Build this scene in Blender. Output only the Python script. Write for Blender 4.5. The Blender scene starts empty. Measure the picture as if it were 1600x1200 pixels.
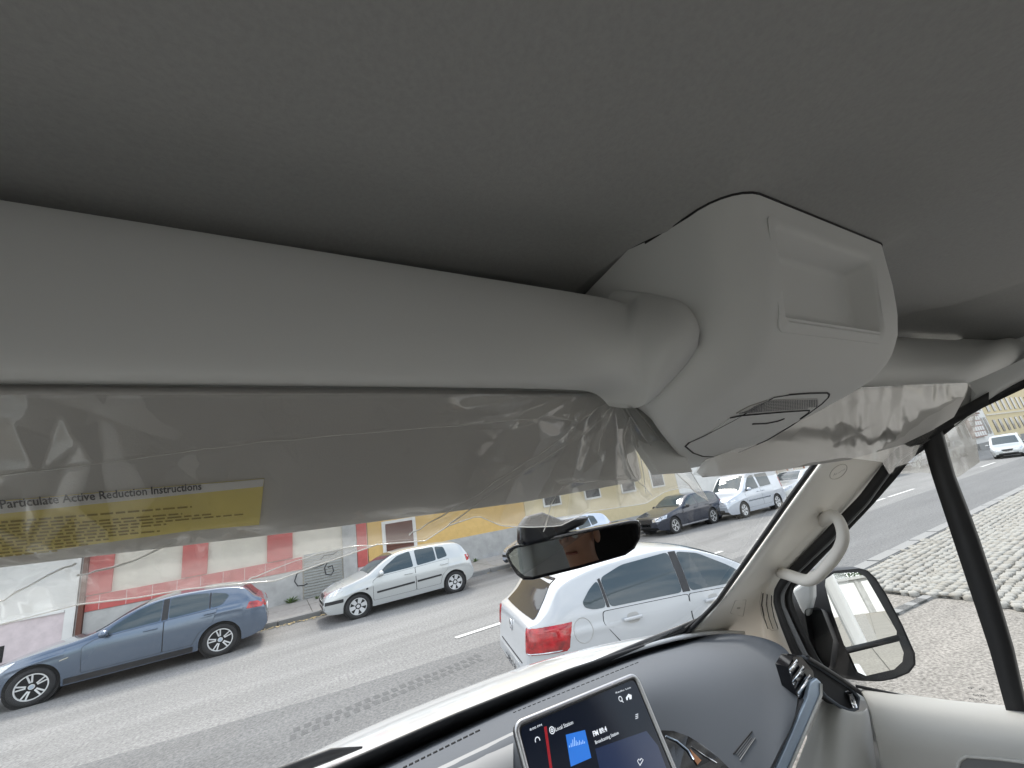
import bpy, bmesh, math, random
import numpy as np
from mathutils import Vector, Matrix, geometry
from mathutils.bvhtree import BVHTree
random.seed(7); rng = np.random.default_rng(7)
R_ = math.radians
C = bpy.context.scene.collection
SC = bpy.context.scene

# ------------------------------------------------------------------ camera, world, sun, exposure
H = 2.08                                   # height of the lens above the road
RC = Matrix(((0.86862168, -0.00232252, -0.49547047),
             (-0.4712827, -0.31253151, -0.82475249),
             (-0.15293463, 0.94990455, -0.27256621)))
FPX = 640.0                                # focal length in pixels of the 1600 px wide photograph
cd = bpy.data.cameras.new('camera'); cam = bpy.data.objects.new('camera', cd); C.objects.link(cam)
cd.sensor_width = 36; cd.lens = FPX / 1600 * 36; cd.clip_start = 0.02; cd.clip_end = 2000
CC = Matrix((RC.col[0], RC.col[1], RC.col[2])).transposed()
cam.matrix_world = Matrix.Translation((0, 0, H)) @ RC.to_4x4()
SC.camera = cam

SUN_EL, SUN_AZ = 52, 18                   # degrees; azimuth clockwise from +Y
w = bpy.data.worlds.new('World'); SC.world = w; w.use_nodes = True
nt = w.node_tree; nt.nodes.clear()
sky = nt.nodes.new('ShaderNodeTexSky'); sky.sky_type = 'NISHITA'; sky.sun_disc = False
sky.sun_elevation = R_(SUN_EL); sky.sun_rotation = R_(SUN_AZ)
sky.air_density = 1.3; sky.dust_density = 3.0; sky.ozone_density = 1.0
bg = nt.nodes.new('ShaderNodeBackground'); bg.inputs[1].default_value = 0.13
wo = nt.nodes.new('ShaderNodeOutputWorld')
# broken white cloud over the blue, the same all round
tc = nt.nodes.new('ShaderNodeTexCoord'); mp = nt.nodes.new('ShaderNodeMapping'); mp.inputs['Scale'].default_value = (1, 1, 2.6)
nz = nt.nodes.new('ShaderNodeTexNoise'); nz.inputs['Scale'].default_value = 2.2; nz.inputs['Detail'].default_value = 7; nz.inputs['Roughness'].default_value = .58
rp_ = nt.nodes.new('ShaderNodeValToRGB'); rp_.color_ramp.elements[0].position = .40; rp_.color_ramp.elements[1].position = .58
mx = nt.nodes.new('ShaderNodeMix'); mx.data_type = 'RGBA'; mx.inputs[7].default_value = (7.5, 7.6, 7.8, 1)
nt.links.new(tc.outputs['Generated'], mp.inputs[0]); nt.links.new(mp.outputs[0], nz.inputs[0]); nt.links.new(nz.outputs[0], rp_.inputs[0])
nt.links.new(rp_.outputs[0], mx.inputs[0]); nt.links.new(sky.outputs[0], mx.inputs[6]); nt.links.new(mx.outputs[2], bg.inputs[0])
nt.links.new(bg.outputs[0], wo.inputs[0])
sd = bpy.data.lights.new('sun', 'SUN'); sd.energy = 1.5; sd.angle = R_(12); sd.color = (1, .95, .88)
so = bpy.data.objects.new('sun', sd); C.objects.link(so); so.location = (0, -5, 30)
so.rotation_euler = (R_(90 - SUN_EL), 0, R_(180 - SUN_AZ))
sv = SC.view_settings; sv.view_transform = 'Standard'; sv.look = 'None'; sv.gamma = 1; sv.use_curve_mapping = False
sv.exposure = 1.3
SC.cycles.max_bounces = 12; SC.cycles.diffuse_bounces = 6; SC.cycles.transparent_max_bounces = 24
SC.cycles.use_denoising = True

# ------------------------------------------------------------------ helpers: points
CAM = Vector((0, 0, H))
def ray(px, py): return RC @ Vector(((px - 800) / FPX, -(py - 600) / FPX, -1))
def P(px, py, X=None, Y=None, Z=None):     # a point of the place that lies on a plane of the van (relative to the lens)
    d = ray(px, py)
    t = X / d.x if X is not None else Y / d.y if Y is not None else Z / d.z
    return CAM + d * t
def PP(px, py, p0, n):                     # ... on the plane through p0 with normal n
    d = ray(px, py); return CAM + d * ((p0 - CAM).dot(n) / d.dot(n))
def PW(px, py, o=0.0):                     # ... on the windscreen plane, or o metres inside it
    d = ray(px, py); return CAM + d * ((.388 - o) / (d.z + .8 * d.y))
def G(px, py):                             # ... on the ground
    return P(px, py, Z=-H)
def pchip(xs, ys):
    xs = np.array(xs, float); ys = np.array(ys, float); h = np.diff(xs); dl = np.diff(ys) / h; m = np.zeros_like(xs)
    for i in range(1, len(xs) - 1):
        if dl[i-1] * dl[i] > 0:
            w1 = 2 * h[i] + h[i-1]; w2 = h[i] + 2 * h[i-1]; m[i] = (w1 + w2) / (w1 / dl[i-1] + w2 / dl[i])
    m[0] = dl[0]; m[-1] = dl[-1]
    def fn(x):
        x = min(max(x, xs[0]), xs[-1]); i = min(max(int(np.searchsorted(xs, x)) - 1, 0), len(h) - 1); t = (x - xs[i]) / h[i]
        return float((2*t**3-3*t*t+1)*ys[i] + (t**3-2*t*t+t)*h[i]*m[i] + (-2*t**3+3*t*t)*ys[i+1] + (t**3-t*t)*h[i]*m[i+1])
    return fn
def poly_interp(pts, n):                   # n points evenly spread along a polyline
    pts = [Vector(p) for p in pts]; L = [0]
    for a, b in zip(pts, pts[1:]): L.append(L[-1] + (b - a).length)
    out = []
    for k in range(n):
        s = L[-1] * k / (n - 1); i = 0
        while i < len(L) - 2 and L[i+1] < s: i += 1
        t = (s - L[i]) / max(L[i+1] - L[i], 1e-9); out.append(pts[i].lerp(pts[i+1], t))
    return out
def chaikin(pts, n=2, closed=True):
    for _ in range(n):
        q = []; N = len(pts)
        for i in range(N if closed else N - 1):
            a = Vector(pts[i]); b = Vector(pts[(i+1) % N]); q += [a.lerp(b, .25), a.lerp(b, .75)]
        if not closed: q = [Vector(pts[0])] + q + [Vector(pts[-1])]
        pts = q
    return pts
def roundpoly(pts, r, k=4):                # corners rounded with radius r (any dimension)
    out = []; N = len(pts)
    for i in range(N):
        p = Vector(pts[i]); a = Vector(pts[i-1]) - p; b = Vector(pts[(i+1) % N]) - p
        d = min(r, a.length * .45, b.length * .45); A = p + a.normalized() * d; B = p + b.normalized() * d
        for j in range(k + 1):
            t = j / k; out.append(A * (1-t)**2 + p * 2*t*(1-t) + B * t*t)
    return out

# ------------------------------------------------------------------ helpers: objects
def setp(o, label=None, cat=None, group=None, kind=None):
    if label: o['label'] = label
    if cat: o['category'] = cat
    if group: o['group'] = group
    if kind: o['kind'] = kind
    return o
def empty(name, loc=(0, 0, 0), rz=0, **k):
    o = bpy.data.objects.new(name, None); C.objects.link(o); o.location = loc; o.rotation_euler = (0, 0, rz); o.empty_display_size = .2
    return setp(o, **k)
def mesh(name, vs, fs, m, par=None, smooth=True, sub=0, solid=0, bevel=0, **k):
    me = bpy.data.meshes.new(name); me.from_pydata([tuple(v) for v in vs], [], [tuple(f) for f in fs])
    return link(name, me, m, par, smooth, sub, solid, bevel, **k)
def link(name, me, m, par=None, smooth=True, sub=0, solid=0, bevel=0, **k):
    me.update()
    if m is not None and not me.materials: me.materials.append(m)
    if smooth: me.polygons.foreach_set('use_smooth', [True] * len(me.polygons))
    o = bpy.data.objects.new(name, me); C.objects.link(o)
    if par is not None:
        o.parent = par
        if par.get('_inv'): o.matrix_parent_inverse = par.matrix_world.inverted()
    if solid:
        md = o.modifiers.new('solid', 'SOLIDIFY'); md.thickness = solid; md.offset = 1
    if sub:
        md = o.modifiers.new('sub', 'SUBSURF'); md.levels = sub; md.render_levels = sub
    if bevel:
        md = o.modifiers.new('bev', 'BEVEL'); md.width = bevel; md.segments = 3; md.limit_method = 'ANGLE'; md.angle_limit = R_(35)
    return setp(o, **k)
def frombm(name, bm, m, par=None, smooth=False, **k):
    bmesh.ops.recalc_face_normals(bm, faces=bm.faces)
    me = bpy.data.meshes.new(name); bm.to_mesh(me); bm.free(); return link(name, me, m, par, smooth, **k)
def loftfaces(n, m_, closed=False):
    f = []
    for i in range(n - 1):
        for j in range(m_ if closed else m_ - 1):
            j2 = (j + 1) % m_; f.append((i*m_+j, (i+1)*m_+j, (i+1)*m_+j2, i*m_+j2))
    return f
def loft(name, rows, m, par=None, closed=False, **k):
    return mesh(name, [p for r in rows for p in r], loftfaces(len(rows), len(rows[0]), closed), m, par, **k)
def slab(name, pts, thick, m, par=None, bevel=0, flip=None, **k):   # a polygon with real thickness, grown away from the lens
    pts = [Vector(p) for p in pts]; n = geometry.normal(pts[:4]) if len(pts) < 6 else geometry.normal([pts[0], pts[len(pts)//3], pts[2*len(pts)//3]])
    c = sum(pts, Vector()) / len(pts); ref = flip if flip is not None else (c - CAM)
    if n.dot(ref) < 0: n = -n
    N = len(pts); vs = pts + [p + n * thick for p in pts]
    fs = [tuple(range(N)), tuple(range(2*N-1, N-1, -1))] + [(i, i + N, (i+1) % N + N, (i+1) % N) for i in range(N)]
    bm = bmesh.new(); bv = [bm.verts.new(v) for v in vs]
    for f in fs: bm.faces.new([bv[i] for i in f])
    return frombm(name, bm, m, par, smooth=False, bevel=bevel, **k)
def bmbox(bm, c, s, rz=0, mat=None):
    r = bmesh.ops.create_cube(bm, size=1); M = Matrix.Translation(c) @ (mat or Matrix.Rotation(rz, 4, 'Z')) @ Matrix.Diagonal((*s, 1))
    bmesh.ops.transform(bm, matrix=M, verts=r['verts']); return r['verts']
def box(name, c, s, m, par=None, rz=0, bevel=0, mat=None, **k):
    bm = bmesh.new(); bmbox(bm, c, s, rz, mat); return frombm(name, bm, m, par, bevel=bevel, **k)
def tube(name, pts, r, m, par=None, n=10, closed=False, flat=1.0, **k):
    pts = [Vector(p) for p in pts]; N = len(pts); vs = []; up = Vector((0, 0, 1)); prev = None
    for i, p in enumerate(pts):
        a = pts[i-1] if (i > 0 or closed) else p; b = pts[(i+1) % N] if (i < N-1 or closed) else p
        t = (b - a).normalized(); u = prev if prev is not None else (up if abs(t.z) < .9 else Vector((1, 0, 0)))
        x = (u - t * u.dot(t)).normalized(); y = t.cross(x); prev = x; rr = r[i] if isinstance(r, (list, tuple)) else r
        vs += [p + x * math.cos(q*2*math.pi/n) * rr + y * math.sin(q*2*math.pi/n) * rr * flat for q in range(n)]
    fs = loftfaces(N, n, True)
    if closed: fs += [((N-1)*n+j, j, (j+1) % n, (N-1)*n+(j+1) % n) for j in range(n)]
    else: fs += [tuple(range(n))[::-1], tuple((N-1)*n+j for j in range(n))]
    return mesh(name, vs, fs, m, par, **k)
def text(name, s, o, ux, uy, size, m, par=None, ext=.0004, align='LEFT', wx=1.0, bold=0.0, **k):  # flat lettering lying on a surface
    cu = bpy.data.curves.new(name, 'FONT'); cu.body = s; cu.size = size; cu.extrude = ext; cu.align_x = align; cu.resolution_u = 2; cu.offset = bold
    t = bpy.data.objects.new(name, cu); C.objects.link(t)
    dg = bpy.context.evaluated_depsgraph_get(); me = bpy.data.meshes.new_from_object(t.evaluated_get(dg))
    bpy.data.objects.remove(t)
    ux = ux.normalized(); uy = (uy - ux * uy.dot(ux)).normalized(); uz = ux.cross(uy)
    M = Matrix((ux * wx, uy, uz)).transposed().to_4x4(); M.translation = o
    me.transform(M); return link(name, me, m, par, False, **k)

# ------------------------------------------------------------------ materials
def mat(name, col, rough=.6, metal=0, spec=.5, coat=0, noise=0, nscale=40, bump=0, bscale=300, bdist=.001, emit=0, col2=None, crough=.05, detail=4):
    m = bpy.data.materials.new(name); m.use_nodes = True; n = m.node_tree; b = n.nodes['Principled BSDF']
    b.inputs['Base Color'].default_value = (*col, 1); b.inputs['Roughness'].default_value = rough; b.inputs['Metallic'].default_value = metal
    b.inputs['Specular IOR Level'].default_value = spec; b.inputs['Coat Weight'].default_value = coat; b.inputs['Coat Roughness'].default_value = crough
    if emit: b.inputs['Emission Color'].default_value = (*col, 1); b.inputs['Emission Strength'].default_value = emit
    if noise or bump: tcn = n.nodes.new('ShaderNodeTexCoord')
    if noise:
        z = n.nodes.new('ShaderNodeTexNoise'); z.inputs['Scale'].default_value = nscale; z.inputs['Detail'].default_value = detail; z.inputs['Roughness'].default_value = .65
        n.links.new(tcn.outputs['Object'], z.inputs[0]); r = n.nodes.new('ShaderNodeValToRGB'); r.color_ramp.elements[0].position = .3; r.color_ramp.elements[1].position = .7
        c2 = col2 or tuple(c * (1 + noise) for c in col); c1 = col if col2 else tuple(c * (1 - noise) for c in col)
        r.color_ramp.elements[0].color = (*c1, 1); r.color_ramp.elements[1].color = (*[min(c, 1) for c in c2], 1)
        n.links.new(z.outputs[0], r.inputs[0]); n.links.new(r.outputs[0], b.inputs['Base Color'])
    if bump:
        z2 = n.nodes.new('ShaderNodeTexNoise'); z2.inputs['Scale'].default_value = bscale; z2.inputs['Detail'].default_value = 3
        n.links.new(tcn.outputs['Object'], z2.inputs[0]); bu = n.nodes.new('ShaderNodeBump'); bu.inputs['Strength'].default_value = bump; bu.inputs['Distance'].default_value = bdist
        n.links.new(z2.outputs[0], bu.inputs['Height']); n.links.new(bu.outputs[0], b.inputs['Normal'])
    return m
def glassmat(name, tint=(1, 1, 1), rough=.0, refl=1.0, haze=0.0, hazecol=(.9, .9, .9)):   # thin pane or film: see-through, mirror-like at grazing angles
    m = bpy.data.materials.new(name); m.use_nodes = True; n = m.node_tree; n.nodes.clear(); L = n.links.new
    o = n.nodes.new('ShaderNodeOutputMaterial'); t = n.nodes.new('ShaderNodeBsdfTransparent'); t.inputs[0].default_value = (*tint, 1)
    g = n.nodes.new('ShaderNodeBsdfGlossy'); g.inputs['Roughness'].default_value = rough; fr = n.nodes.new('ShaderNodeFresnel'); ge = n.nodes.new('ShaderNodeNewGeometry'); io = n.nodes.new('ShaderNodeMath'); io.operation = 'MULTIPLY_ADD'; io.inputs[1].default_value = 1/1.45 - 1.45; io.inputs[2].default_value = 1.45; L(ge.outputs['Backfacing'], io.inputs[0]); L(io.outputs[0], fr.inputs[0])
    mu = n.nodes.new('ShaderNodeMath'); mu.operation = 'MULTIPLY'; mu.inputs[1].default_value = refl; mu.use_clamp = True
    ms = n.nodes.new('ShaderNodeMixShader'); L(fr.outputs[0], mu.inputs[0]); L(mu.outputs[0], ms.inputs[0]); L(g.outputs[0], ms.inputs[2]); last = t
    if haze:
        d = n.nodes.new('ShaderNodeBsdfDiffuse'); d.inputs[0].default_value = (*hazecol, 1); tr = n.nodes.new('ShaderNodeBsdfTranslucent'); tr.inputs[0].default_value = (*hazecol, 1)
        a = n.nodes.new('ShaderNodeMixShader'); a.inputs[0].default_value = .5; L(d.outputs[0], a.inputs[1]); L(tr.outputs[0], a.inputs[2])
        h = n.nodes.new('ShaderNodeMixShader'); h.inputs[0].default_value = haze; L(t.outputs[0], h.inputs[1]); L(a.outputs[0], h.inputs[2]); last = h
    L(last.outputs[0], ms.inputs[1]); L(ms.outputs[0], o.inputs[0]); return m
M = {}
def asphalt(name, a, b, big, sc=26):
    m = bpy.data.materials.new(name); m.use_nodes = True; n = m.node_tree; L = n.links.new; bs = n.nodes['Principled BSDF']; bs.inputs['Roughness'].default_value = .85
    tcn = n.nodes.new('ShaderNodeTexCoord')
    z = n.nodes.new('ShaderNodeTexNoise'); z.inputs['Scale'].default_value = sc; z.inputs['Detail'].default_value = 6; z.inputs['Roughness'].default_value = .75
    r = n.nodes.new('ShaderNodeValToRGB'); e = r.color_ramp.elements; e[0].position = .33; e[1].position = .68; e[0].color = (*a, 1); e[1].color = (*b, 1)
    z2 = n.nodes.new('ShaderNodeTexNoise'); z2.inputs['Scale'].default_value = .9; z2.inputs['Detail'].default_value = 6; z2.inputs['Roughness'].default_value = .6
    mp2 = n.nodes.new('ShaderNodeMapping'); mp2.inputs['Scale'].default_value = (.25, 1.6, 1)
    r2 = n.nodes.new('ShaderNodeValToRGB'); f = r2.color_ramp.elements; f[0].position = .3; f[1].position = .7; f[0].color = (1-big,)*3 + (1,); f[1].color = (1+big,)*3 + (1,)
    mm = n.nodes.new('ShaderNodeMix'); mm.data_type = 'RGBA'; mm.blend_type = 'MULTIPLY'; mm.inputs[0].default_value = 1
    v = n.nodes.new('ShaderNodeTexVoronoi'); v.inputs['Scale'].default_value = 75; bu = n.nodes.new('ShaderNodeBump'); bu.inputs['Strength'].default_value = .6; bu.inputs['Distance'].default_value = .006
    L(tcn.outputs['Object'], z.inputs[0]); L(tcn.outputs['Object'], mp2.inputs[0]); L(mp2.outputs[0], z2.inputs[0]); L(tcn.outputs['Object'], v.inputs[0])
    L(z.outputs[0], r.inputs[0]); L(z2.outputs[0], r2.inputs[0]); L(r.outputs[0], mm.inputs[6]); L(r2.outputs[0], mm.inputs[7]); L(mm.outputs[2], bs.inputs['Base Color'])
    L(v.outputs['Distance'], bu.inputs['Height']); L(bu.outputs[0], bs.inputs['Normal']); return m
M['road'] = asphalt('pale worn asphalt', (.095, .096, .097), (.30, .298, .29), .20)
M['patch'] = asphalt('darker asphalt', (.07, .072, .075), (.205, .205, .202), .14)
M['drive'] = asphalt('coarse driveway asphalt', (.07, .063, .055), (.36, .338, .305), .2, 36)
M['lot'] = asphalt('yard concrete', (.17, .155, .13), (.30, .28, .24), .1)
M['line'] = mat('road paint', (.62, .62, .60), .7, noise=.18, nscale=60)
M['stone'] = mat('granite kerb', (.24, .24, .235), .85, noise=.25, nscale=90, bump=.4, bscale=120)
M['cobA'] = mat('pale granite cobble', (.30, .294, .27), .8, noise=.16, nscale=60, bump=.5, bscale=90, bdist=.004)
M['cobB'] = mat('warm granite cobble', (.26, .248, .22), .8, noise=.16, nscale=60, bump=.5, bscale=90, bdist=.004)
M['joint'] = mat('sand joint', (.085, .078, .064), .95, noise=.3, nscale=80)
M['pave'] = mat('pavement concrete', (.33, .32, .30), .9, noise=.16, nscale=8, bump=.3, bscale=60)
M['conc'] = mat('grey render', (.40, .40, .39), .9, noise=.18, nscale=3, bump=.3, bscale=40, detail=8)
M['cream'] = mat('cream render', (.62, .58, .50), .9, noise=.08, nscale=3)
M['pink'] = mat('pinkish white render', (.63, .55, .56), .9, noise=.12, nscale=5, detail=8)
M['white'] = mat('white render', (.70, .70, .68), .9, noise=.06, nscale=3)
M['red'] = mat('red painted render', (.48, .11, .10), .75, noise=.14, nscale=4)
M['yellow'] = mat('ochre render', (.62, .42, .16), .9, noise=.08, nscale=4)
M['pyellow'] = mat('pale yellow render', (.60, .51, .32), .9, noise=.06, nscale=4)
M['shutter'] = mat('galvanised shutter', (.36, .37, .36), .5, .5, noise=.12, nscale=8)
M['brown'] = mat('brown paint', (.12, .045, .03), .5)
M['darkwin'] = mat('window pane', (.03, .035, .04), .06, spec=.8)
M['graf'] = mat('black spray paint', (.03, .03, .035), .6)
M['leaf'] = mat('leaf', (.05, .085, .03), .6, noise=.45, nscale=3)
M['weed'] = mat('weed leaf', (.09, .15, .04), .6, noise=.3, nscale=20)
M['bark'] = mat('bark', (.09, .07, .05), .9, noise=.3, nscale=30)
M['tyre'] = mat('tyre rubber', (.022, .022, .023), .75, bump=.2, bscale=80)
M['rim'] = mat('alloy', (.70, .71, .72), .38, .7)
M['rimp'] = mat('painted wheel cover', (.60, .61, .62), .4, .4)
M['black'] = mat('black plastic', (.02, .02, .022), .5)
M['piano'] = mat('gloss black', (.006, .006, .008), .08, spec=.6)
M['under'] = mat('underbody', (.012, .012, .012), .9)
M['chrome'] = mat('chrome', (.75, .76, .78), .12, 1)
M['cglass'] = mat('car window glass', (.05, .07, .08), .03, spec=.6)
M['cglassD'] = mat('dark car glass', (.035, .038, .042), .06, spec=.22)
M['taill'] = mat('red tail lamp', (.36, .008, .012), .08, spec=.7, coat=.5, noise=.55, nscale=14)
M['headl'] = mat('clear headlamp', (.55, .57, .60), .08, .5, coat=.6, noise=.5, nscale=18)
M['plate'] = mat('number plate', (.72, .72, .70), .5)
M['amber'] = mat('amber lamp', (.8, .32, .03), .2)
def paint(name, col, metal=.0, rough=.3): return mat(name, col, rough, metal, coat=.9, noise=.04, nscale=600)
M['p_grey'] = paint('blue grey metallic', (.12, .155, .21), .6, .24)
M['p_silver'] = paint('pale silver', (.50, .52, .52), .45, .33)
M['p_dark'] = paint('dark blue', (.012, .018, .036), .3, .25)
M['p_mpv'] = paint('silver blue', (.50, .54, .60), .45, .32)
M['p_ice'] = paint('ice blue', (.50, .56, .66), .4, .32)
M['p_white'] = paint('white car paint', (.50, .525, .55), .0, .3)
M['p_van'] = paint('white van paint', (.62, .63, .635), .0, .35)
# cab interior
M['lining'] = mat('grey headlining', (.335, .337, .328), .95, noise=.06, nscale=260, bump=.3, bscale=520, bdist=.0007)
M['trim'] = mat('grey trim plastic', (.61, .618, .605), .62, bump=.12, bscale=900, bdist=.0004)
M['beige'] = mat('beige trim plastic', (.84, .81, .745), .6, bump=.12, bscale=900, bdist=.0004)
M['grip'] = mat('grab handle plastic', (.58, .55, .50), .6, bump=.12, bscale=900, bdist=.0004)
M['visor'] = mat('visor vinyl', (.56, .55, .53), .75, bump=.2, bscale=600)
M['dash'] = mat('slate dashboard', (.085, .094, .108), .72, spec=.3, bump=.3, bscale=1100, bdist=.0004)
M['dashl'] = mat('light dashboard', (.25, .255, .26), .6, bump=.25, bscale=1100, bdist=.0004)
M['lowtrim'] = mat('pale lower trim', (.50, .495, .47), .6, bump=.12, bscale=900, bdist=.0004)
M['blue'] = mat('satin blue strip', (.46, .55, .66), .3, .5)
M['dark'] = mat('dark slot', (.015, .015, .016), .8)
M['seal'] = mat('rubber seal', (.018, .018, .019), .55)
M['grey2'] = mat('grey seal strip', (.17, .175, .18), .4)
M['stick_y'] = mat('yellow label', (.86, .72, .20), .6, noise=.06, nscale=30)
M['stick_w'] = mat('label heading', (.8, .8, .8), .6)
M['ink'] = mat('dark ink', (.05, .05, .06), .7)
M['ink2'] = mat('faded ink', (.33, .25, .03), .7)
M['emb'] = mat('embossed plastic', (.46, .43, .385), .6)
M['mirror'] = mat('mirror glass', (.86, .88, .88), .0, 1)
M['mirrord'] = mat('dimming mirror glass', (.30, .31, .31), .0, 1)
M['pane'] = glassmat('window glass', (.94, .96, .95), 0, .8)
M['screen_g'] = glassmat('windscreen glass', (.95, .965, .955), 0, .35)
M['seat'] = mat('dark seat cloth', (.02, .02, .022), .9, bump=.3, bscale=500)
def screenmat(name, col, e): return mat(name, col, .15, emit=e)
M['scr_bg'] = mat('display', (.004, .006, .012), .12, emit=.4, spec=.3)
M['scr_blue'] = screenmat('display blue', (.02, .13, .48), .4)
M['scr_navy'] = screenmat('display navy', (.006, .014, .045), .4)
M['scr_white'] = screenmat('display white', (.55, .58, .62), .45)
M['scr_red'] = screenmat('display red', (.25, .012, .018), .3)
M['scr_lb'] = screenmat('display pale blue', (.25, .42, .70), .4)
# ------------------------------------------------------------------ the setting
def sheet(name, x0, x1, y0, y1, z, m, par=None, **k):
    return mesh(name, [(x0, y0, z), (x1, y0, z), (x1, y1, z), (x0, y1, z)], [(0, 1, 2, 3)], m, par, False, **k)
def polysheet(name, pts, z, m, par=None, **k):
    return mesh(name, [(p[0], p[1], z) for p in pts], [tuple(range(len(pts)))], m, par, False, **k)
def proj(p):
    d = RC.transposed() @ (Vector(p) - CAM)
    return (800 + d.x / -d.z * FPX, 600 - d.y / -d.z * FPX) if d.z < -.01 else None
sheet('ground', -300, 500, -300, 500, -.03, M['lot'], kind='structure')
road = sheet('road', -150, 300, 4.05, 13.2, 0, M['road'], kind='structure')
polysheet('repaired_lane', [(-60, 4.1), (60, 4.1), (60, 6.9), (3.2, 6.75), (.5, 7.0), (-2, 7.45), (-60, 7.4)], .004, M['patch'], road)
for i, x0 in enumerate((-13, -7, -.9, 2.65, 5.6, 8.6, 11.7, 14.7, 17.7, 20.6, 26.6, 32.6, 38.6, 44.6, 50.6)):
    if x0 == -.9: continue
    sheet('lane_dash', x0, x0 + (1.5 if x0 < 17 else 2.6), 7.55, 7.67, .009, M['line'], road)
# pressed tyre-tread print across the dark lane
bm = bmesh.new()
for k in range(22):
    x = .15 + k * .112
    for r in range(2):
        v = bmbox(bm, (x + r * .04, 6.02 + .012 * k + r * .17 + random.uniform(-.01, .01), .0045), (.07 + random.uniform(-.012, .01), .13 + random.uniform(-.02, .02), .003), random.uniform(-.1, .1))
frombm('tread_print', bm, M['under'], road, kind='stuff').data.materials[0] = mat('dusty tread mark', (.098, .099, .10), .9, noise=.35, nscale=70)
# manhole-like darker crossing joint lines on the near lane
# near side: driveway, kerb, cobbles
drive = polysheet('driveway', [(-40, -3), (9.0, -3), (9.0, 4.04), (-40, 4.04)], -.006, M['drive'], kind='structure')
yard = sheet('yard', -40, 60, -70, -3.004, -.006, M['lot'], kind='structure')
for k in range(26): sheet('paving_joint', -6 + k * .8, -5.985 + k * .8, -43, -3.2, -.002, M['joint'], yard)
for x in (3.2, 5.8, 8.4): sheet('bay_line', x, x + .1, -9, -4.2, .002, M['line'], yard)
sheet('bay_line', 3.3, 8.4, -9.1, -9.0, .002, M['line'], yard)
bp = [G(1362, 899), G(1378, 926), G(1420, 931), G(1456, 933), G(1520, 938), G(1600, 956), G(1720, 985)]
edge_y = [(p.x, p.y) for p in bp]
cobpoly = edge_y + [(14, -1.2), (60, -1.2), (60, 4.0), (8.75, 4.0)]
cob = polysheet('cobbled_pavement', cobpoly, .028, M['joint'], kind='structure')
def inside(x, y, poly):
    c = False; n = len(poly)
    for i in range(n):
        (x1, y1), (x2, y2) = poly[i], poly[i-1]
        if (y1 > y) != (y2 > y) and x < (x2 - x1) * (y - y1) / (y2 - y1) + x1: c = not c
    return c
stones = []
Rr = .78; W_ = 1.08
for col in range(-2, 6):                                     # segmental arcs laid in lanes along the street
    yc = .2 + col * W_
    for a in range(0, 210):
        x0 = 5.2 + a * .112
        half = math.asin(min(W_ / 2 / Rr, 1)); n = int(2 * half * Rr / .112)
        for s in range(n):
            th = -half + (s + .5) * 2 * half / n + random.uniform(-.02, .02)
            x = x0 - Rr * math.cos(th) + Rr + random.uniform(-.012, .012); y = yc + Rr * math.sin(th)
            if inside(x, y, cobpoly) and y < 3.93:
                q = proj((x, y, 0))
                if q and -60 < q[0] < 1800 and q[1] < 1250 and x < 22: stones.append((x, y, th))
def stone_geo(s, seed):
    r = random.Random(seed); a = s / 2
    b = [(-a, -a), (a, -a), (a, a), (-a, a)]; vs = [(x + r.uniform(-.006, .006), y + r.uniform(-.006, .006), -.03) for x, y in b]
    vs += [(x * .98, y * .98, .012) for x, y, z in vs[:4]]; vs += [(x * .72 + r.uniform(-.004, .004), y * .72, .028 + r.uniform(-.004, .004)) for x, y, z in vs[:4]]
    fs = [(i, (i+1) % 4, (i+1) % 4 + 4, i + 4) for i in range(4)] + [(i + 4, (i+1) % 4 + 4, (i+1) % 4 + 8, i + 8) for i in range(4)] + [(8, 9, 10, 11)]
    return vs, fs
geos = [stone_geo(.097, k) for k in range(8)]; smesh = []
for k, (vs, fs) in enumerate(geos):
    me = bpy.data.meshes.new('cobblestone'); me.from_pydata(vs, [], fs); me.materials.append(M['cobA'] if k % 3 else M['cobB']); me.polygons.foreach_set('use_smooth', [True] * len(fs)); smesh.append(me)
def pxsize(s):
    d = RC.transposed() @ (Vector((s[0], s[1], 0)) - CAM); q = proj((s[0], s[1], 0)); vis = q and 1330 < q[0] < 1600 and q[1] < 1200
    return (-d.z if vis else 99 - d.z)
stones.sort(key=pxsize)
for (x, y, th) in stones[:300]:
    o = bpy.data.objects.new('cobblestone', smesh[random.randrange(8)]); C.objects.link(o); o.parent = cob
    o.location = (x, y, .028 + random.uniform(-.006, .006)); o.rotation_euler = (random.uniform(-.05, .05), random.uniform(-.05, .05), -th + random.choice((0, 1.5708, 3.1416)))
VA = [[], []]; FA = [[], []]
for (x, y, th) in stones[300:]:
    k = random.randrange(8); vs, fs = geos[k]; w_ = 0 if k % 3 else 1; b = len(VA[w_]); c, s = math.cos(-th), math.sin(-th); dz = random.uniform(-.006, .006)
    VA[w_] += [(x + c*vx - s*vy, y + s*vx + c*vy, .028 + vz + dz) for vx, vy, vz in vs]; FA[w_] += [tuple(i + b for i in f) for f in fs]
mesh('far_cobbles', VA[0], FA[0], M['cobA'], cob, kind='stuff'); mesh('far_cobbles', VA[1], FA[1], M['cobB'], cob, kind='stuff')
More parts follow.
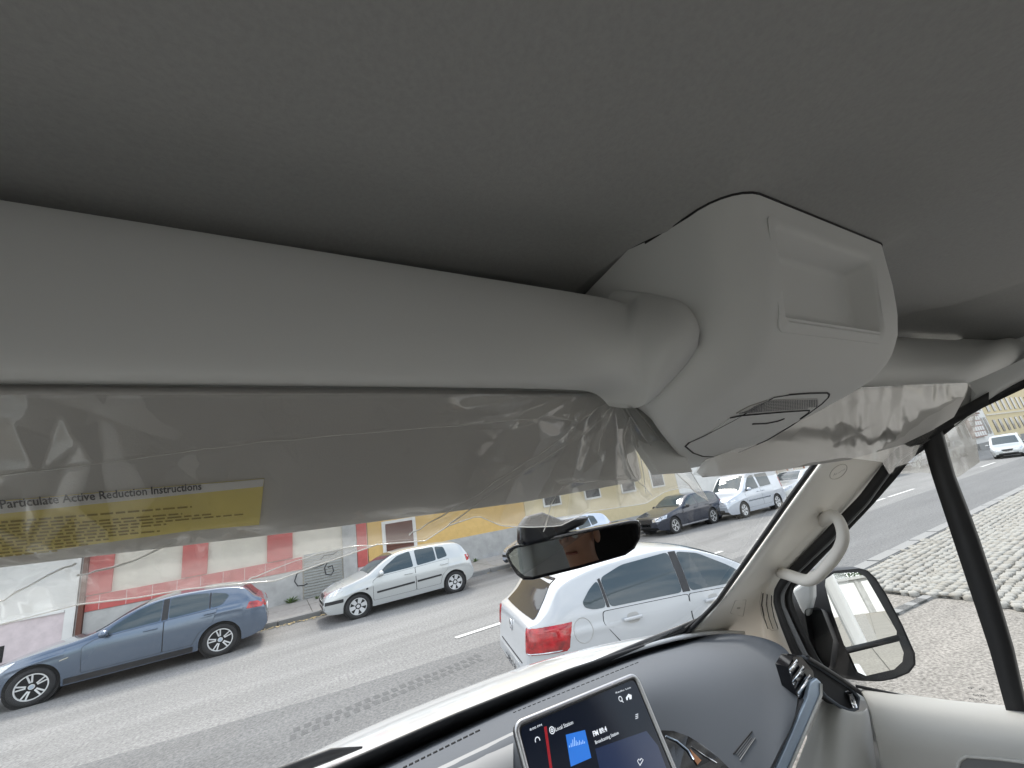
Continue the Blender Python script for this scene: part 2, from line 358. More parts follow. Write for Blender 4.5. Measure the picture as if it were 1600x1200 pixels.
# kerb stones
nk = setp(bpy.data.objects.new('near_kerb', None), kind='structure'); C.objects.link(nk)
bmk = bmesh.new(); bmbox(bmk, (0, 0, 0), (.985, .24, .22)); bmesh.ops.bevel(bmk, geom=list(bmk.edges), offset=.018, segments=2, affect='EDGES'); mk = bpy.data.meshes.new('kerb_stone'); bmk.to_mesh(mk); bmk.free(); mk.materials.append(M['stone'])
def kerbrow(par, x0, n, y, ztop, rz=0, step=1.0):
    for k in range(n):
        o = bpy.data.objects.new('kerb_stone', mk); C.objects.link(o); o.parent = par
        o.location = (x0 + k * step * math.cos(rz), y + k * step * math.sin(rz), ztop - .11 + random.uniform(-.004, .004)); o.rotation_euler = (0, 0, rz + random.uniform(-.006, .006))
kerbrow(nk, 8.9, 34, 4.06, .055)
a, b = G(1378, 968), G(1449, 934); rz_ = math.atan2(b.y - a.y, b.x - a.x)
for k in range(4):
    o = bpy.data.objects.new('kerb_stone', mk); C.objects.link(o); o.parent = nk; o.scale = (.6, .5, 1)
    o.location = (a.x + (b.x - a.x) * (k / 3.2), a.y + (b.y - a.y) * (k / 3.2), -.088); o.rotation_euler = (0, 0, rz_)
fp = sheet('far_pavement', -150, 300, 13.4, 16.6, .10, M['pave'], kind='structure')
fk = setp(bpy.data.objects.new('far_kerb', None), kind='structure'); C.objects.link(fk)
kerbrow(fk, -9.5, 60, 13.29, .115)
for k in range(30): sheet('pavement_joint', -9 + 1.4 * k, -8.985 + 1.4 * k, 13.42, 16.1, .104, M['joint'], fp)
sheet('pavement_joint', -20, 60, 14.9, 14.92, .1035, M['joint'], fp)
# dead leaves along the far gutter
bm = bmesh.new()
for k in range(420):
    x = random.gauss(.7, .9) if k < 150 else random.uniform(-5, 22); y = 13.1 - abs(random.gauss(0, .09))
    s = random.uniform(.02, .045); vs = [bm.verts.new((x + s*math.cos(t+a_)*random.uniform(.6, 1), y + s*math.sin(t+a_), .012 + random.uniform(0, .02))) for a_ in (random.uniform(0, 6),) for t in (0, 1.6, 3.1, 4.7)]
    bm.faces.new(vs)
frombm('gutter_leaves', bm, mat('dry leaf', (.42, .33, .17), .8, noise=.4, nscale=9), kind='stuff', label='dry fallen leaves gathered in the far gutter')

# ---- buildings along the far side (front walls at y = 16.3)
FY = 16.3
def bbox(name, x0, x1, y0, y1, z0, z1, m, par, **k): return box(name, ((x0+x1)/2, (y0+y1)/2, (z0+z1)/2), (x1-x0, y1-y0, z1-z0), m, par, **k)
def building(name, x0, x1, h, wm, label, y=FY, depth=8):
    e = empty(name, (x0, y, 0), label=label, cat='building'); e['_x'] = x0
    def part(n, a0, a1, proud, z0, z1, m, back=.06, **k):           # a piece standing proud of the front wall (negative: recessed face)
        return bbox(n, a0 - x0, a1 - x0, -proud, back, z0, z1, m, e, **k)
    bbox('wall', 0, x1 - x0, 0, depth, 0, h, wm, e)
    bbox('roof', -.15, x1 - x0 + .15, -.25, depth + .2, h + .002, h + .35, mat('roof tiles', (.25, .11, .07), .9, noise=.3, nscale=6), e)
    return e, part
e, part = building('low_house', -16, -4.62, 3.6, M['white'], 'pinkish white house behind the bonnet of the blue grey car')
part('plinth', -16, -4.85, .05, 0, 1.12, M['pink']); part('coping', -16, -4.85, .09, 1.122, 1.17, M['white']); part('corner_post', -4.84, -4.64, .08, 0, 3.2, M['white'])
part('cellar_opening', -6.6, -5.85, .056, .25, .62, M['dark'])
e, part = building('striped_shop', -4.6, 2.78, 3.4, M['cream'], 'shop front with red pilasters and a grey roller shutter')
part('downpipe', -4.58, -4.48, .14, 0, 3.3, M['brown'])
for a0, a1 in ((-4.5, -3.98), (-2.46, -1.85), (-.3, .42)): part('red_pilaster', a0, a1, .07, 1.42, 3.2, M['red'])
part('red_band', -4.47, .70, .06, 1.02, 1.40, M['red']); part('base_wall', -4.47, .70, .05, 0, 1.01, M['conc'])
for k in range(9): part('band_joint', -4.2 + .55 * k, -4.19 + .55 * k, .064, 1.03, 1.39, M['pink'], back=0)
sh = empty('roller_shutter', (.74 + 4.6, 0, 0)); sh.parent = e
bm = bmesh.new()
for k in range(17): bmbox(bm, (.59, -.02 - .012, .06 + k * .085), (1.17, .035, .062))
bmbox(bm, (.59, .012, .72), (1.17, .02, 1.45)); o = frombm('shutter_slats', bm, M['shutter'], sh, kind='stuff')
def graf(pts, r=.016): return tube('graffiti_stroke', [(x, -.058, z) for x, z in pts], r, M['graf'], sh, n=6, flat=.3)
graf([(-.03, .98), (-.2, .92), (-.27, .70), (-.18, .55), (.0, .52), (.1, .56)]); graf([(.95, 1.15), (.72, 1.1), (.62, .92), (.66, .72), (.82, .66), (.9, .78), (.86, .95), (.72, .92)]); graf([(.5, 1.2), (.62, 1.32), (.9, 1.3), (1.05, 1.38)], .012); graf([(.2, 1.02), (.35, .98), (.6, 1.04)], .01)
part('door_pillar', 1.95, 2.4, .08, 0, 3.2, M['conc']); part('red_panel', 2.42, 2.76, .05, .72, 3.2, M['red']); part('base_wall', 2.42, 2.76, .04, 0, .71, M['pink'])
part('sign_band', -4.4, 2.7, .1, 2.9, 3.3, M['red'])
e, part = building('ochre_house', 2.8, 9.4, 6.4, M['yellow'], 'ochre yellow house with a long grey concrete plinth')
part('plinth', 4.56, 9.4, .10, 0, 1.02, M['conc']); part('plinth', 2.82, 3.28, .04, 0, .84, M['pave'])
wf = part('window_frame', 3.3, 4.55, .06, .80, 2.1, M['white']); part('louvre_panel', 3.42, 4.42, .075, .92, 2.0, M['brown'], back=0)
for k in range(8): part('louvre_slat', 3.43, 4.41, .1, .95 + .13 * k, 1.03 + .13 * k, M['brown'], back=0)
for x in (5.4, 7.6): part('window_frame', x, x + 1.0, .05, 2.3, 3.7, M['white']); part('window_pane', x + .08, x + .92, .06, 2.38, 3.62, M['darkwin'], back=0)
e, part = building('pale_house', 9.42, 19.4, 6.0, M['pyellow'], 'pale yellow house right of the ochre one')
part('plinth', 9.44, 13.2, .08, 0, .95, M['conc']); part('plinth', 13.22, 19.4, .08, 0, .42, M['conc']); part('cellar_window', 13.6, 14.5, .086, .12, .38, M['darkwin'])
for x in (10.4, 12.8, 15.2, 17.4): part('window_frame', x, x + 1.0, .05, 1.6, 3.0, M['white']); part('window_pane', x + .08, x + .92, .06, 1.68, 2.92, M['darkwin'], back=0)
e, part = building('white_house', 19.42, 26.6, 6.2, M['white'], 'white house with a pink doorway behind the silver blue van')
part('door_surround', 23.4, 24.0, .08, 0, 2.6, M['pink']); part('door_surround', 25.0, 25.6, .08, 0, 2.6, M['pink']); part('door', 24.02, 24.98, .02, 0, 2.5, M['brown'])
e, part = building('terraced_house', 26.62, 37, 5.6, M['cream'], 'cream house with terracotta window frames')
for x in (28.4, 30.6, 32.8, 35): part('window_frame', x, x + .9, .05, .9, 2.5, mat('terracotta frame', (.42, .2, .13), .8)); part('window_pane', x + .12, x + .78, .06, 1.0, 2.4, M['white'], back=0)
# the two houses far down the street, at its bend
FB = 12.9
e, part = building('shuttered_house', 40, 63.5, 6.6, M['white'], 'far white house with a glazed timber bay', y=FB)
for x in (44.5, 47, 49.5, 53.2, 55.0, 61.0, 62.2):
    part('window_frame', x, x + .8, .05, 1.2, 2.9, M['conc']); part('window_pane', x + .1, x + .7, .06, 1.3, 2.8, M['darkwin'], back=0)
for x in (44.5, 47, 49.5, 53.2, 56.0, 57.2, 58.6, 61, 62.2): part('window_pane', x, x + .6, .04, 3.6, 4.7, M['darkwin'], back=0)
part('timber_bay', 56.4, 60.2, .25, 1.1, 3.2, mat('bay timber', (.30, .19, .16), .7))
for i in range(5):
    for j in range(4): part('bay_pane', 56.55 + .73 * i, 57.1 + .73 * i, .27, 1.2 + .5 * j, 1.6 + .5 * j, M['white'], back=0)
part('cornice', 56.2, 60.4, .35, 3.25, 3.4, M['brown']); part('plinth', 40, 63.5, .08, 0, .45, M['conc'])
e, part = building('far_yellow_house', 63.6, 110, 7.5, M['pyellow'], 'far yellow house with rows of narrow windows', y=FB)
for x in range(16):
    part('window_pane', 65 + 2.2 * x, 65.9 + 2.2 * x, .05, 1.2, 2.5, M['darkwin'], back=0); part('window_pane', 65 + 2.2 * x, 65.9 + 2.2 * x, .05, 3.4, 4.8, M['darkwin'], back=0)
part('string_course', 63.7, 110, .08, 3.0, 3.15, M['cream']); part('plinth', 63.7, 110, .08, 0, .5, M['conc'])
bbox('retaining_wall', 55, 120, 12.35, 12.7, 0, .55, M['stone'], None, label='low grey stone wall along the bend before the far houses', cat='wall')
# weeds at the foot of the walls
def weed(x, y, s, label):
    bm = bmesh.new()
    for k in range(26):
        a_ = random.uniform(0, 6.28); l = s * random.uniform(.5, 1); t = random.uniform(.3, 1.3); d = Vector((math.cos(a_)*math.cos(t), math.sin(a_)*math.cos(t), math.sin(t))); q = Vector((-math.sin(a_), math.cos(a_), 0)) * l * .12
        m_ = d * l * .5; e_ = d * l; v = [bm.verts.new(p) for p in (Vector((0, 0, 0)), m_ + q, e_ - Vector((0, 0, l*.15)), m_ - q)]; bm.faces.new(v)
    o = frombm('weed', bm, M['weed'], None, label=label, cat='plant'); o.location = (x, y, .1)
weed(.35, 16.1, .34, 'small green weed at the wall foot left of the roller shutter'); weed(1.1, 15.7, .16, 'tiny weed below the roller shutter'); weed(6.6, 15.75, .22, 'low grassy weed on the pavement behind the silver hatchback'); weed(-6.2, 15.9, .5, 'dry weed beside the low pink wall')
# behind the van: seen only in its door mirror
e = empty('garage_block', (-5, -44, 0), label='low white garage block across the yard behind the van', cat='building')
bbox('wall', 0, 16, -5, 0, 0, 2.4, M['conc'], e); bbox('roof', -.2, 16.2, -5.2, .2, 2.402, 2.6, M['conc'], e)
for k in range(5): bbox('garage_door', .5 + 3.1 * k, 3.1 + 3.1 * k, 0, .05, 0, 2.2, M['white'], e); bbox('door_post', 3.2 + 3.1 * k, 3.4 + 3.1 * k, 0, .08, 0, 2.6, M['conc'], e)
def tree(x, y, h, r, label):
    t = empty('tree', (x, y, 0), label=label, cat='tree', group='trees behind the garage block')
    tube('trunk', [(0, 0, 0), (.05, 0, h*.3), (0, .1, h*.6), (.1, 0, h*.85)], [.2, .16, .1, .04], M['bark'], t, n=8)
    n = 5200; cl = rng.normal(size=(26, 3)) * [r*.42, r*.42, h*.17] + [0, 0, h*.66]
    c = cl[rng.integers(0, 26, n)] + rng.normal(size=(n, 3)) * r * .19
    a_ = rng.normal(size=(n, 3)); a_ /= np.linalg.norm(a_, axis=1)[:, None]; b_ = np.cross(a_, rng.normal(size=(n, 3))); b_ /= np.linalg.norm(b_, axis=1)[:, None]; s = rng.uniform(.07, .16, (n, 1))
    v = np.stack([c - a_*s, c + b_*s*.5, c + a_*s, c - b_*s*.5], 1).reshape(-1, 3)
    mesh('crown', v.tolist(), [(4*i, 4*i+1, 4*i+2, 4*i+3) for i in range(n)], M['leaf'], t, False, kind='stuff')
for i, (x, y) in enumerate(((-3, -52), (2.0, -51), (6.5, -52.5), (11, -51))): tree(x, y, 8.5 + (.6, -.4, .3, -.2)[i], 3, 'dark leafy tree rising behind the garages, ' + ('farthest left', 'second from the left', 'third from the left', 'farthest right')[i])

# ------------------------------------------------------------------ the van we sit in
def V(x, y, z): return CAM + Vector((x, y, z))
van = empty('van', label='white van seen from its driver seat, with grey headlining, overhead console and slate dashboard', cat='van')
def bvh_of(o):
    bpy.context.view_layer.update(); return BVHTree.FromObject(o, bpy.context.evaluated_depsgraph_get())
def on(bv, px, py, off=.001):
    d = ray(px, py).normalized(); h = bv.ray_cast(CAM, d)
    if h[0] is None: return None
    return h[0] - d * off
def ss(a, b, x): t = min(max((x - a) / (b - a), 0), 1); return t*t*(3-2*t)
VC = .46
# headlining
def hz(x, y):
    a = abs(x - VC); z = .226 - .008 * (a / .86) ** 2 - .055 * ss(.74, .92, a) + .010 * math.exp(-((a - .68) / .03) ** 2) + .016 * ss(.19, .27, y)
    dx = max(.311 - x, x - .608, 0); dy = max(.137 - y, 0); d = math.hypot(dx, dy)
    z -= .012 * math.exp(-d / .022)
    return z - .03 * ss(.26, .40, y) * 0
xs = sorted(set([round(-.44 + 1.80 * i / 60, 4) for i in range(61)] + [.30, .306, .312, .607, .613, .62])); ys = [-1.9, -1.5, -1.2, -.9, -.6, -.4, -.2, -.1, 0, .04, .08, .1, .115, .125, .132, .138, .16, .2, .25, .3, .34, .37]
o = loft('headlining', [[V(x, y, hz(x, y)) for x in xs] for y in ys], M['lining'], van, solid=-.012)
box('roof_skin', V(VC, -.5, .32), (2.04, 1.9, .04), M['p_van'], van, bevel=.015)
# header beam, two lengths either side of the console
def pxbeam(name, st, m, n=9, tab=None, **k):
    rows = []
    for (px, pu, qx, pl, Yu, Ym, Yl) in st:
        r = []
        for i in range(n + 1):
            t = i / n; Y = Yu * (1-t) * (1-2*t) + Ym * 4*t*(1-t) + Yl * t * (2*t-1)
            te = .5 - .5 * math.cos(math.pi * t); te = .5 * t + .5 * te
            r.append(P(px + (qx-px) * te, pu + (pl-pu) * te, Y=Y))
        a = r[0] + Vector((0, .03, .02)); b = r[-1] + Vector((0, .05, .012)); b2 = r[-1] + Vector((0, .02, .0)); rows.append([a, r[0]] + r + [b2, b])
    return loft(name, rows, m, van, sub=1, **k)
pxbeam('header_beam', [(-320, 261, -320, 580, .318, .305, .322), (0, 312, 0, 585, .318, .305, .322), (300, 360, 300, 590, .318, .305, .322), (600, 409, 600, 595, .318, .305, .322), (780, 438, 780, 598, .311, .299, .316),
   (880, 454, 880, 600, .296, .283, .305), (940, 464, 945, 602, .276, .257, .292), (965, 470, 966, 605, .264, .246, .288), (979, 475, 978, 608, .258, .24, .284), (984, 475, 984, 610, .254, .237, .282), (989, 470, 989, 613, .250, .235, .281), (995, 462, 994, 617, .247, .232, .28), (1001, 458, 1000, 622, .244, .230, .279), (1012, 457, 1006, 629, .238, .225, .276), (1040, 462, 1013, 636, .222, .216, .272),
   (1066, 466, 1032, 618, .207, .206, .254), (1082, 483, 1055, 593, .2, .2, .236), (1091, 500, 1077, 568, .1975, .198, .219), (1094, 515, 1089, 545, .198, .1985, .207)], M['trim'])
pxbeam('header_beam', [(1300, 528, 1240, 600, .315, .30, .33), (1360, 530, 1300, 602, .315, .298, .328), (1420, 531, 1380, 601, .300, .284, .315), (1480, 533, 1440, 600, .262, .25, .287), (1520, 536, 1490, 600, .230, .222, .262), (1545, 537, 1512, 602, .214, .206, .25), (1600, 508, 1560, 580, .18, .176, .2), (1760, 425, 1730, 505, .10, .10, .11)], M['trim'])
box('header_panel', V(VC, .375, .172), (1.7, .09, .008), M['trim'], van)
box('header_closure', V(VC, .412, .18), (1.80, .02, .18), M['trim'], van)  # added out of view to stop windscreen light leaking over the beam
slab('header_corner', [P(*q, Y=.375) for q in ((930, 603), (1000, 606), (1030, 640), (1060, 690), (1082, 737), (1030, 740), (1004, 700), (975, 640))], .012, M['trim'], van)
# rail between beam and door seal
rail = loft('door_rail', [[P(a, b, X=1.30), P(a*.5+c*.5, b*.5+d*.5, X=1.305), P(c, d, X=1.315), P(c + 2, d + 6, X=1.36)] for a, b, c, d in ((1490, 612, 1490, 665), (1520, 598, 1520, 640), (1560, 580, 1560, 612), (1600, 560, 1600, 590), (1780, 470, 1780, 500))], M['trim'], van, sub=1)
slab('rail_backing', [P(*q, X=1.372) for q in ((1470, 640), (1470, 540), (1600, 470), (1800, 370), (1800, 550), (1600, 596), (1520, 636))], .01, M['trim'], van)
# overhead console: one rounded profile carried from left to right
prof = [(.134, .232), (.136, .215), (.1385, .195), (.142, .165), (.1475, .135), (.156, .108), (.170, .086), (.190, .0705), (.220, .059), (.255, .0495), (.300, .038), (.355, .025), (.400, .0155), (.445, .007)]
pf = poly_interp([Vector((0, a, b)) for a, b in prof], 40)
xl, xr, rl, rr = .311, .608, .040, .016; axis = Vector((0, .46, .20))
xlp = pchip([-1, .24, .28, .31, .36, .40, .46], [.311, .311, .329, .362, .433, .49, .565])
nrm = []
for i, p in enumerate(pf):
    t = (pf[min(i+1, 39)] - pf[max(i-1, 0)]).normalized(); n_ = Vector((0, -t.z, t.y)); nrm.append(n_ if n_.dot(axis - p) > 0 else -n_)
xsC = [(xl, 'w', 1), (xl, 'w', .5), (xl, 'w', .2)] + [(xl + rl * (1 - math.cos(a)), 'l', rl * (1 - math.sin(a))) for a in np.linspace(0, math.pi/2, 8)] + [(x, 'f', 0) for x in np.linspace(xl + rl, xr - rr, 26)[1:-1]] + [(xr - rr * (1 - math.cos(a)), 'l', rr * (1 - math.sin(a))) for a in np.linspace(math.pi/2, 0, 6)] + [(xr, 'w', .2), (xr, 'w', .5), (xr, 'w', 1)]
# the tray opening in the rear face, from its four corners in the photograph
def con_face(px, py):                                        # where a sight line meets the console face
    d = ray(px, py); best = None
    for a, b in zip(pf, pf[1:]):
        e = b - a; den = d.y * e.z - d.z * e.y
        if abs(den) < 1e-9: continue
        t = (a.y * e.z - a.z * e.y) / den; s = (a.y * d.z - a.z * d.y) / den
        s = ((t * d.y - a.y) / e.y) if abs(e.y) > abs(e.z) else ((t * d.z - a.z) / e.z)
        if -.001 <= s <= 1.001 and t > 0 and (best is None or t < best): best = t
    return d * best
tr_o = [con_face(*q) for q in ((1210, 360), (1364, 408), (1372, 517), (1228, 497))]
TX0, TX1 = (tr_o[0].x + tr_o[3].x) / 2, (tr_o[1].x + tr_o[2].x) / 2; TZ1, TZ0 = (tr_o[0].z + tr_o[1].z) / 2, (tr_o[2].z + tr_o[3].z) / 2
rows = []
def con_pt(i, xx, k, off):
    p = pf[i]
    if k == 'w': q = p.lerp(axis, off * .9) + nrm[i] * (rl if xx < VC else rr) * (1 - off)
    else: q = p + nrm[i] * off
    xx = xr - (xr - xx) * (xr - xlp(p.y)) / (xr - xl); return Vector((xx, q.y, q.z))
for i in range(40): rows.append([CAM + con_pt(i, *c) for c in xsC])
vs = [p for r in rows for p in r]; ncx = len(xsC); fs = []
for f in loftfaces(40, ncx):
    c = sum((vs[i] for i in f), Vector()) / 4 - CAM
    if TX0 < c.x < TX1 and TZ0 < c.z < TZ1 and c.y < .19: continue
    fs.append(f)
def py_at(z):                                                # depth of the profile at height z on the rear face
    for a, b in zip(pf, pf[1:]):
        if b.z <= z <= a.z: return a.y + (b.y - a.y) * (a.z - z) / (a.z - b.z)
    return pf[0].y
con = mesh('overhead_console', vs, fs, M['trim'], van)
# tray: rounded lip covering the cut, walls, floor
def ringpts(x0, x1, z0, z1, r, dy): return [V(p.x, py_at(p.y) + dy, p.y) for p in roundpoly([Vector((x0, z0, 0)), Vector((x1, z0, 0)), Vector((x1, z1, 0)), Vector((x0, z1, 0))], r, 5)]
g = .011
rings = [ringpts(TX0 - g, TX1 + g, TZ0 - g, TZ1 + g, .012, .001), ringpts(TX0 - g, TX1 + g, TZ0 - g, TZ1 + g, .012, -.0012), ringpts(TX0 - .004, TX1 + .004, TZ0 - .004, TZ1 + .004, .010, -.0016), ringpts(TX0, TX1, TZ0, TZ1, .009, .0015), ringpts(TX0 + .004, TX1 - .008, TZ0 + .012, TZ1 - .004, .007, .020), ringpts(TX0 + .006, TX1 - .012, TZ0 + .016, TZ1 - .007, .006, .0235), ringpts(TX0 + .008, TX1 - .014, TZ0 + .018, TZ1 - .01, .006, .024)]
nr = len(rings[0]); vs = [p for r in rings for p in r]
vs.append(sum(rings[-1], Vector()) / nr)
o = mesh('storage_tray', vs, loftfaces(len(rings), nr, True) + [((len(rings)-1)*nr + j, (len(rings)-1)*nr + (j+1) % nr, len(vs) - 1) for j in range(nr)], M['trim'], con); o.modifiers.new('es', 'EDGE_SPLIT').split_angle = R_(40)
seam = []
hbv = bvh_of(bpy.data.objects['headlining'])
for kx in range(2, len(xsC) - 2):                             # outline where the console passes into the lining
    for a_, b_ in zip(rows[:-1], rows[1:]):
        pa, pb2 = a_[kx], b_[kx]
        za, zb = CAM.z + hz(pa.x, pa.y), CAM.z + hz(pb2.x, pb2.y)
        if pa.z >= za and pb2.z < zb:
            t = (pa.z - za) / ((pa.z - za) - (pb2.z - zb)); seam.append(pa.lerp(pb2, t)); break
wall = [V(xl, y, hz(xl - .004, y)) for y in np.linspace(.33, .19, 8)]
seam = wall + seam
tube('console_seam', [p + Vector((0, 0, -.0005)) for p in seam], .0011, M['dark'], con, n=6)
cb = bvh_of(con)
def oncon(px, py, off=.001):
    h = on(cb, px, py, off); return h if h is not None else PP(px, py, V(.46, .3, .04), Vector((0, .25, 1)))
def c3(x, y): return (1040 + x * .1875, 580 + y * .1875)
lampo = [c3(*q) for q in ((165, 625), (200, 590), (330, 530), (560, 410), (800, 270), (900, 215), (1030, 195), (1200, 183), (1345, 180), (1362, 192), (1355, 215), (1300, 270), (1190, 350), (1050, 450), (850, 570), (620, 670), (500, 700), (400, 712), (310, 708), (230, 680))]
def onlamp(px, py, off): return oncon(px, py, off)
pts = [onlamp(*q, .001) for q in lampo]
lp = slab('lamp_panel', [onlamp(*q, .003) for q in lampo], .006, M['trim'], con)
tube('panel_gap', pts, .0012, M['dark'], lp, n=6, closed=True)
lid = [c3(*q) for q in ((180, 625), (330, 545), (540, 395), (640, 375), (1000, 345), (1195, 332), (1180, 352), (1050, 440), (850, 558), (620, 658), (400, 700), (310, 696), (225, 665))]
slab('lamp_lid', [onlamp(*q, .0045) for q in lid], .003, M['trim'], con)
tube('lid_gap', [onlamp(*c3(*q), .005) for q in ((540, 390), (640, 370), (1000, 340), (1200, 327), (1188, 346), (1120, 395))], .0008, M['dark'], lp, n=5)
gq = [c3(*q) for q in ((590, 355), (700, 295), (850, 245), (1000, 238), (1270, 232), (1275, 268), (1225, 310), (1000, 322))]
slab('lamp_lens', [onlamp(*q, .0046) for q in gq], .002, mat('lamp lens', (.34, .335, .32), .35), con)
bm = bmesh.new()
for i in range(34):
    for j in range(7):
        u = i / 33; x = 600 + u * 660; ylo = 352 - u * 45 if u < .9 else 300; yhi = 352 - min(u / .38, 1) * 108 - max(u - .38, 0) * 12
        y = ylo + (yhi - ylo) * (j + .5) / 7
        if ylo - yhi < 14 * (j + 1) * .45: continue
        bmbox(bm, onlamp(*c3(x, y), .0048), (.0016, .0016, .0012))
frombm('lens_cell', bm, M['grey2'], con, kind='stuff')
tube('lid_catch', [onlamp(*c3(*q), .0052) for q in ((725, 440), (830, 437), (930, 418), (990, 395))], .0009, M['dark'], con, n=6)
# sun visors
v0 = V(.1, .345, .1035); vn = Vector((0, .1035, .085)).normalized()
vis = slab('sun_visor', roundpoly([PP(*q, v0, vn) for q in ((-260, 612), (958, 619), (985, 650), (1005, 752), (815, 787), (470, 833), (-260, 922))], .012), .016, M['visor'], van, bevel=.004)
def pv(px, py, off): return PP(px, py, v0 - vn * off, vn)
lab = slab('warning_label', [pv(*q, .0012) for q in ((-200, 802), (0, 783.5), (413, 748), (405, 820), (300, 829), (0, 871), (-200, 898))], .0008, M['stick_y'], vis)
slab('label_heading', [pv(*q, .0018) for q in ((-200, 803), (0, 784.5), (412.6, 748.6), (411, 760), (0, 803), (-200, 823))], .0005, M['stick_w'], vis)
def fit(name, s, a, b, h, up, m, par, bold=0, **k):          # lettering stretched between two points
    o = text(name, s, Vector((0, 0, 0)), Vector((1, 0, 0)), Vector((0, 1, 0)), 1, m, par, ext=.01, bold=bold, **k)
    w_ = max(v.co.x for v in o.data.vertices); ux = (b - a); L = ux.length; ux = ux / L; uy = (up - ux * up.dot(ux)).normalized(); uz = ux.cross(uy)
    T = Matrix((ux * (L / w_), uy * h, uz * .012)).transposed().to_4x4(); T.translation = a; o.data.transform(T); return o
upv = (V(0, .345, .1035) - V(0, .43, 0)).normalized()
fit('heading_text', 'Diesel Particulate Active Reduction Instructions', pv(-66, 801, .0022), pv(315, 765, .0022), .0092, upv, M['ink'], vis, bold=.012)
bm = bmesh.new(); rl_ = random.Random(3)
for k in range(11):                                          # lines of small print: words too small to read
    y0 = 818 + k * 5.3; x1 = (300, 120, 285, 330, 380, 260, 210, 250, 170, 140, 90)[k]; x = -150
    while x < x1:
        w_ = rl_.uniform(7, 22); a = pv(x, y0 - x * (.083 + k * .002), .0015); b = pv(min(x + w_, x1), y0 - min(x + w_, x1) * (.083 + k * .002), .0015); h = upv * (.0014 if k else .0016)
        q = [bm.verts.new(p) for p in (a, b, b + h, a + h)]; bm.faces.new(q); x += w_ + 4
frombm('small_print', bm, M['ink2'], vis, kind='stuff')
RV = [[(1150, 650), (1088, 738), .335, .425], (  (1250, 622), (1198, 730), .34, .435), ((1352, 606), (1318, 714), .335, .425), ((1430, 602), (1400, 692), .305, .375), ((1478, 601), (1446, 672), .277, .33), ((1506, 600), (1480, 650), .262, .30)]
def rv(st, t, off=0):
    a, b, ya, yb = st; p = P(a[0] + (b[0]-a[0]) * t, a[1] + (b[1]-a[1]) * t, Y=ya + (yb-ya) * t); return p - (p - CAM).normalized() * off
vis2 = loft('sun_visor', [[rv(s, t) for t in np.linspace(0, 1, 6)] for s in RV], M['visor'], van, solid=-.012)
fit('printed_notice', 'AIRBAG WARNING', rv(RV[2], .10, .0015), rv(RV[3], .9 * .12, .0015) , .009, upv, mat('pale print', (.55, .56, .58), .5), vis2)
# windscreen, its black edge, bonnet
loft('windscreen', [[V(x, .388 / .8 - z / .8, z) for x in (-.45, .46, 1.20 if z > -.2 else 1.235)] for z in (.10, -.2, -.52)], M['screen_g'], van, False)
def band(name, A, B, fa, fb, m, th, par=van, n=24, **k):
    ra = [fa(p.x, p.y) for p in poly_interp([Vector((*q, 0)) for q in A], n)]; rb = [fb(p.x, p.y) for p in poly_interp([Vector((*q, 0)) for q in B], n)]
    return loft(name, [ra, rb], m, par, solid=th, **k)
band('windscreen_edge', [(300, 1298), (520, 1203), (700, 1124), (880, 1052), (1000, 1012), (1062, 990), (1100, 962)], [(340, 1322), (575, 1216), (700, 1158), (830, 1102), (1000, 1036), (1092, 1004), (1116, 976)], lambda x, y: PW(x, y, .004), lambda x, y: PW(x, y, .002), M['seal'], -.006)
hx = [-.5, -.2, .1, .46, .8, 1.1, 1.3, 1.42]; 
def hoodz(x, y):
    return -.466 - .30 * ((y - 1.06) / .9) ** 1.5 - .10 * (abs(x - VC) / .96) ** 3
loft('bonnet', [[V(x, y - .24 * (y - 1.07) * (abs(x - VC) / .96) ** 2, hoodz(x, y)) for x in np.linspace(-.5, 1.42, 40)] for y in (1.07, 1.10, 1.16, 1.24, 1.34, 1.48, 1.62, 1.76, 1.88, 1.96)] + [[V(x, 1.97 - .18 * (abs(x - VC) / .96) ** 2, -1.4) for x in np.linspace(-.5, 1.42, 40)]], M['p_van'], van, solid=-.01)
box('cowl', V(VC, 1.15, -.63), (1.9, .22, .1), M['black'], van, bevel=.02)
tube('wiper_and_gap_shade', [V(1.22, 1.09, -.475), V(.95, 1.085, -.468), V(.62, 1.082, -.464), V(.30, 1.08, -.463)], .007, M['black'], van, n=8)
tube('wiper_and_gap_shade', [V(.16, 1.13, -.456), V(.10, 1.15, -.454), V(.0, 1.16, -.455), V(-.1, 1.16, -.455)], [.002, .012, .012, .008], M['black'], van, n=8, flat=.4)  # dark wedge standing in for the shadowed gap between bonnet and cowl
# rear view mirror
mc = P(895, 860, Y=.585); d_ = (mc - CAM).normalized(); r_ = (V(-.10, -.38, -.20) - mc).normalized(); mn = (r_ - d_).normalized()
mo = [(789, 866), (793, 858), (803, 852), (900, 830), (985, 813), (998, 813), (1003, 822), (1001, 842), (992, 858), (978, 868), (905, 889), (832, 907), (818, 907), (807, 899), (796, 882)]
rm = slab('rear_view_mirror', [PP(*q, mc, mn) for q in mo], .03, M['piano'], van, bevel=.004)
mg = [(795, 867), (805, 857), (900, 836), (985, 818), (996, 818), (998, 826), (996, 842), (988, 855), (974, 864), (905, 883), (832, 901), (820, 900), (811, 893), (800, 880)]
slab('mirror_glass', [PP(*q, mc - d_ * .0015, mn) for q in mg], .002, M['mirrord'], rm)
slab('mirror_mount', [P(*q, Y=.60) for q in ((815, 822), (815, 850), (822, 853), (868, 842), (914, 820), (925, 806), (880, 812), (850, 800), (826, 806))], .02, M['piano'], van, bevel=.006)
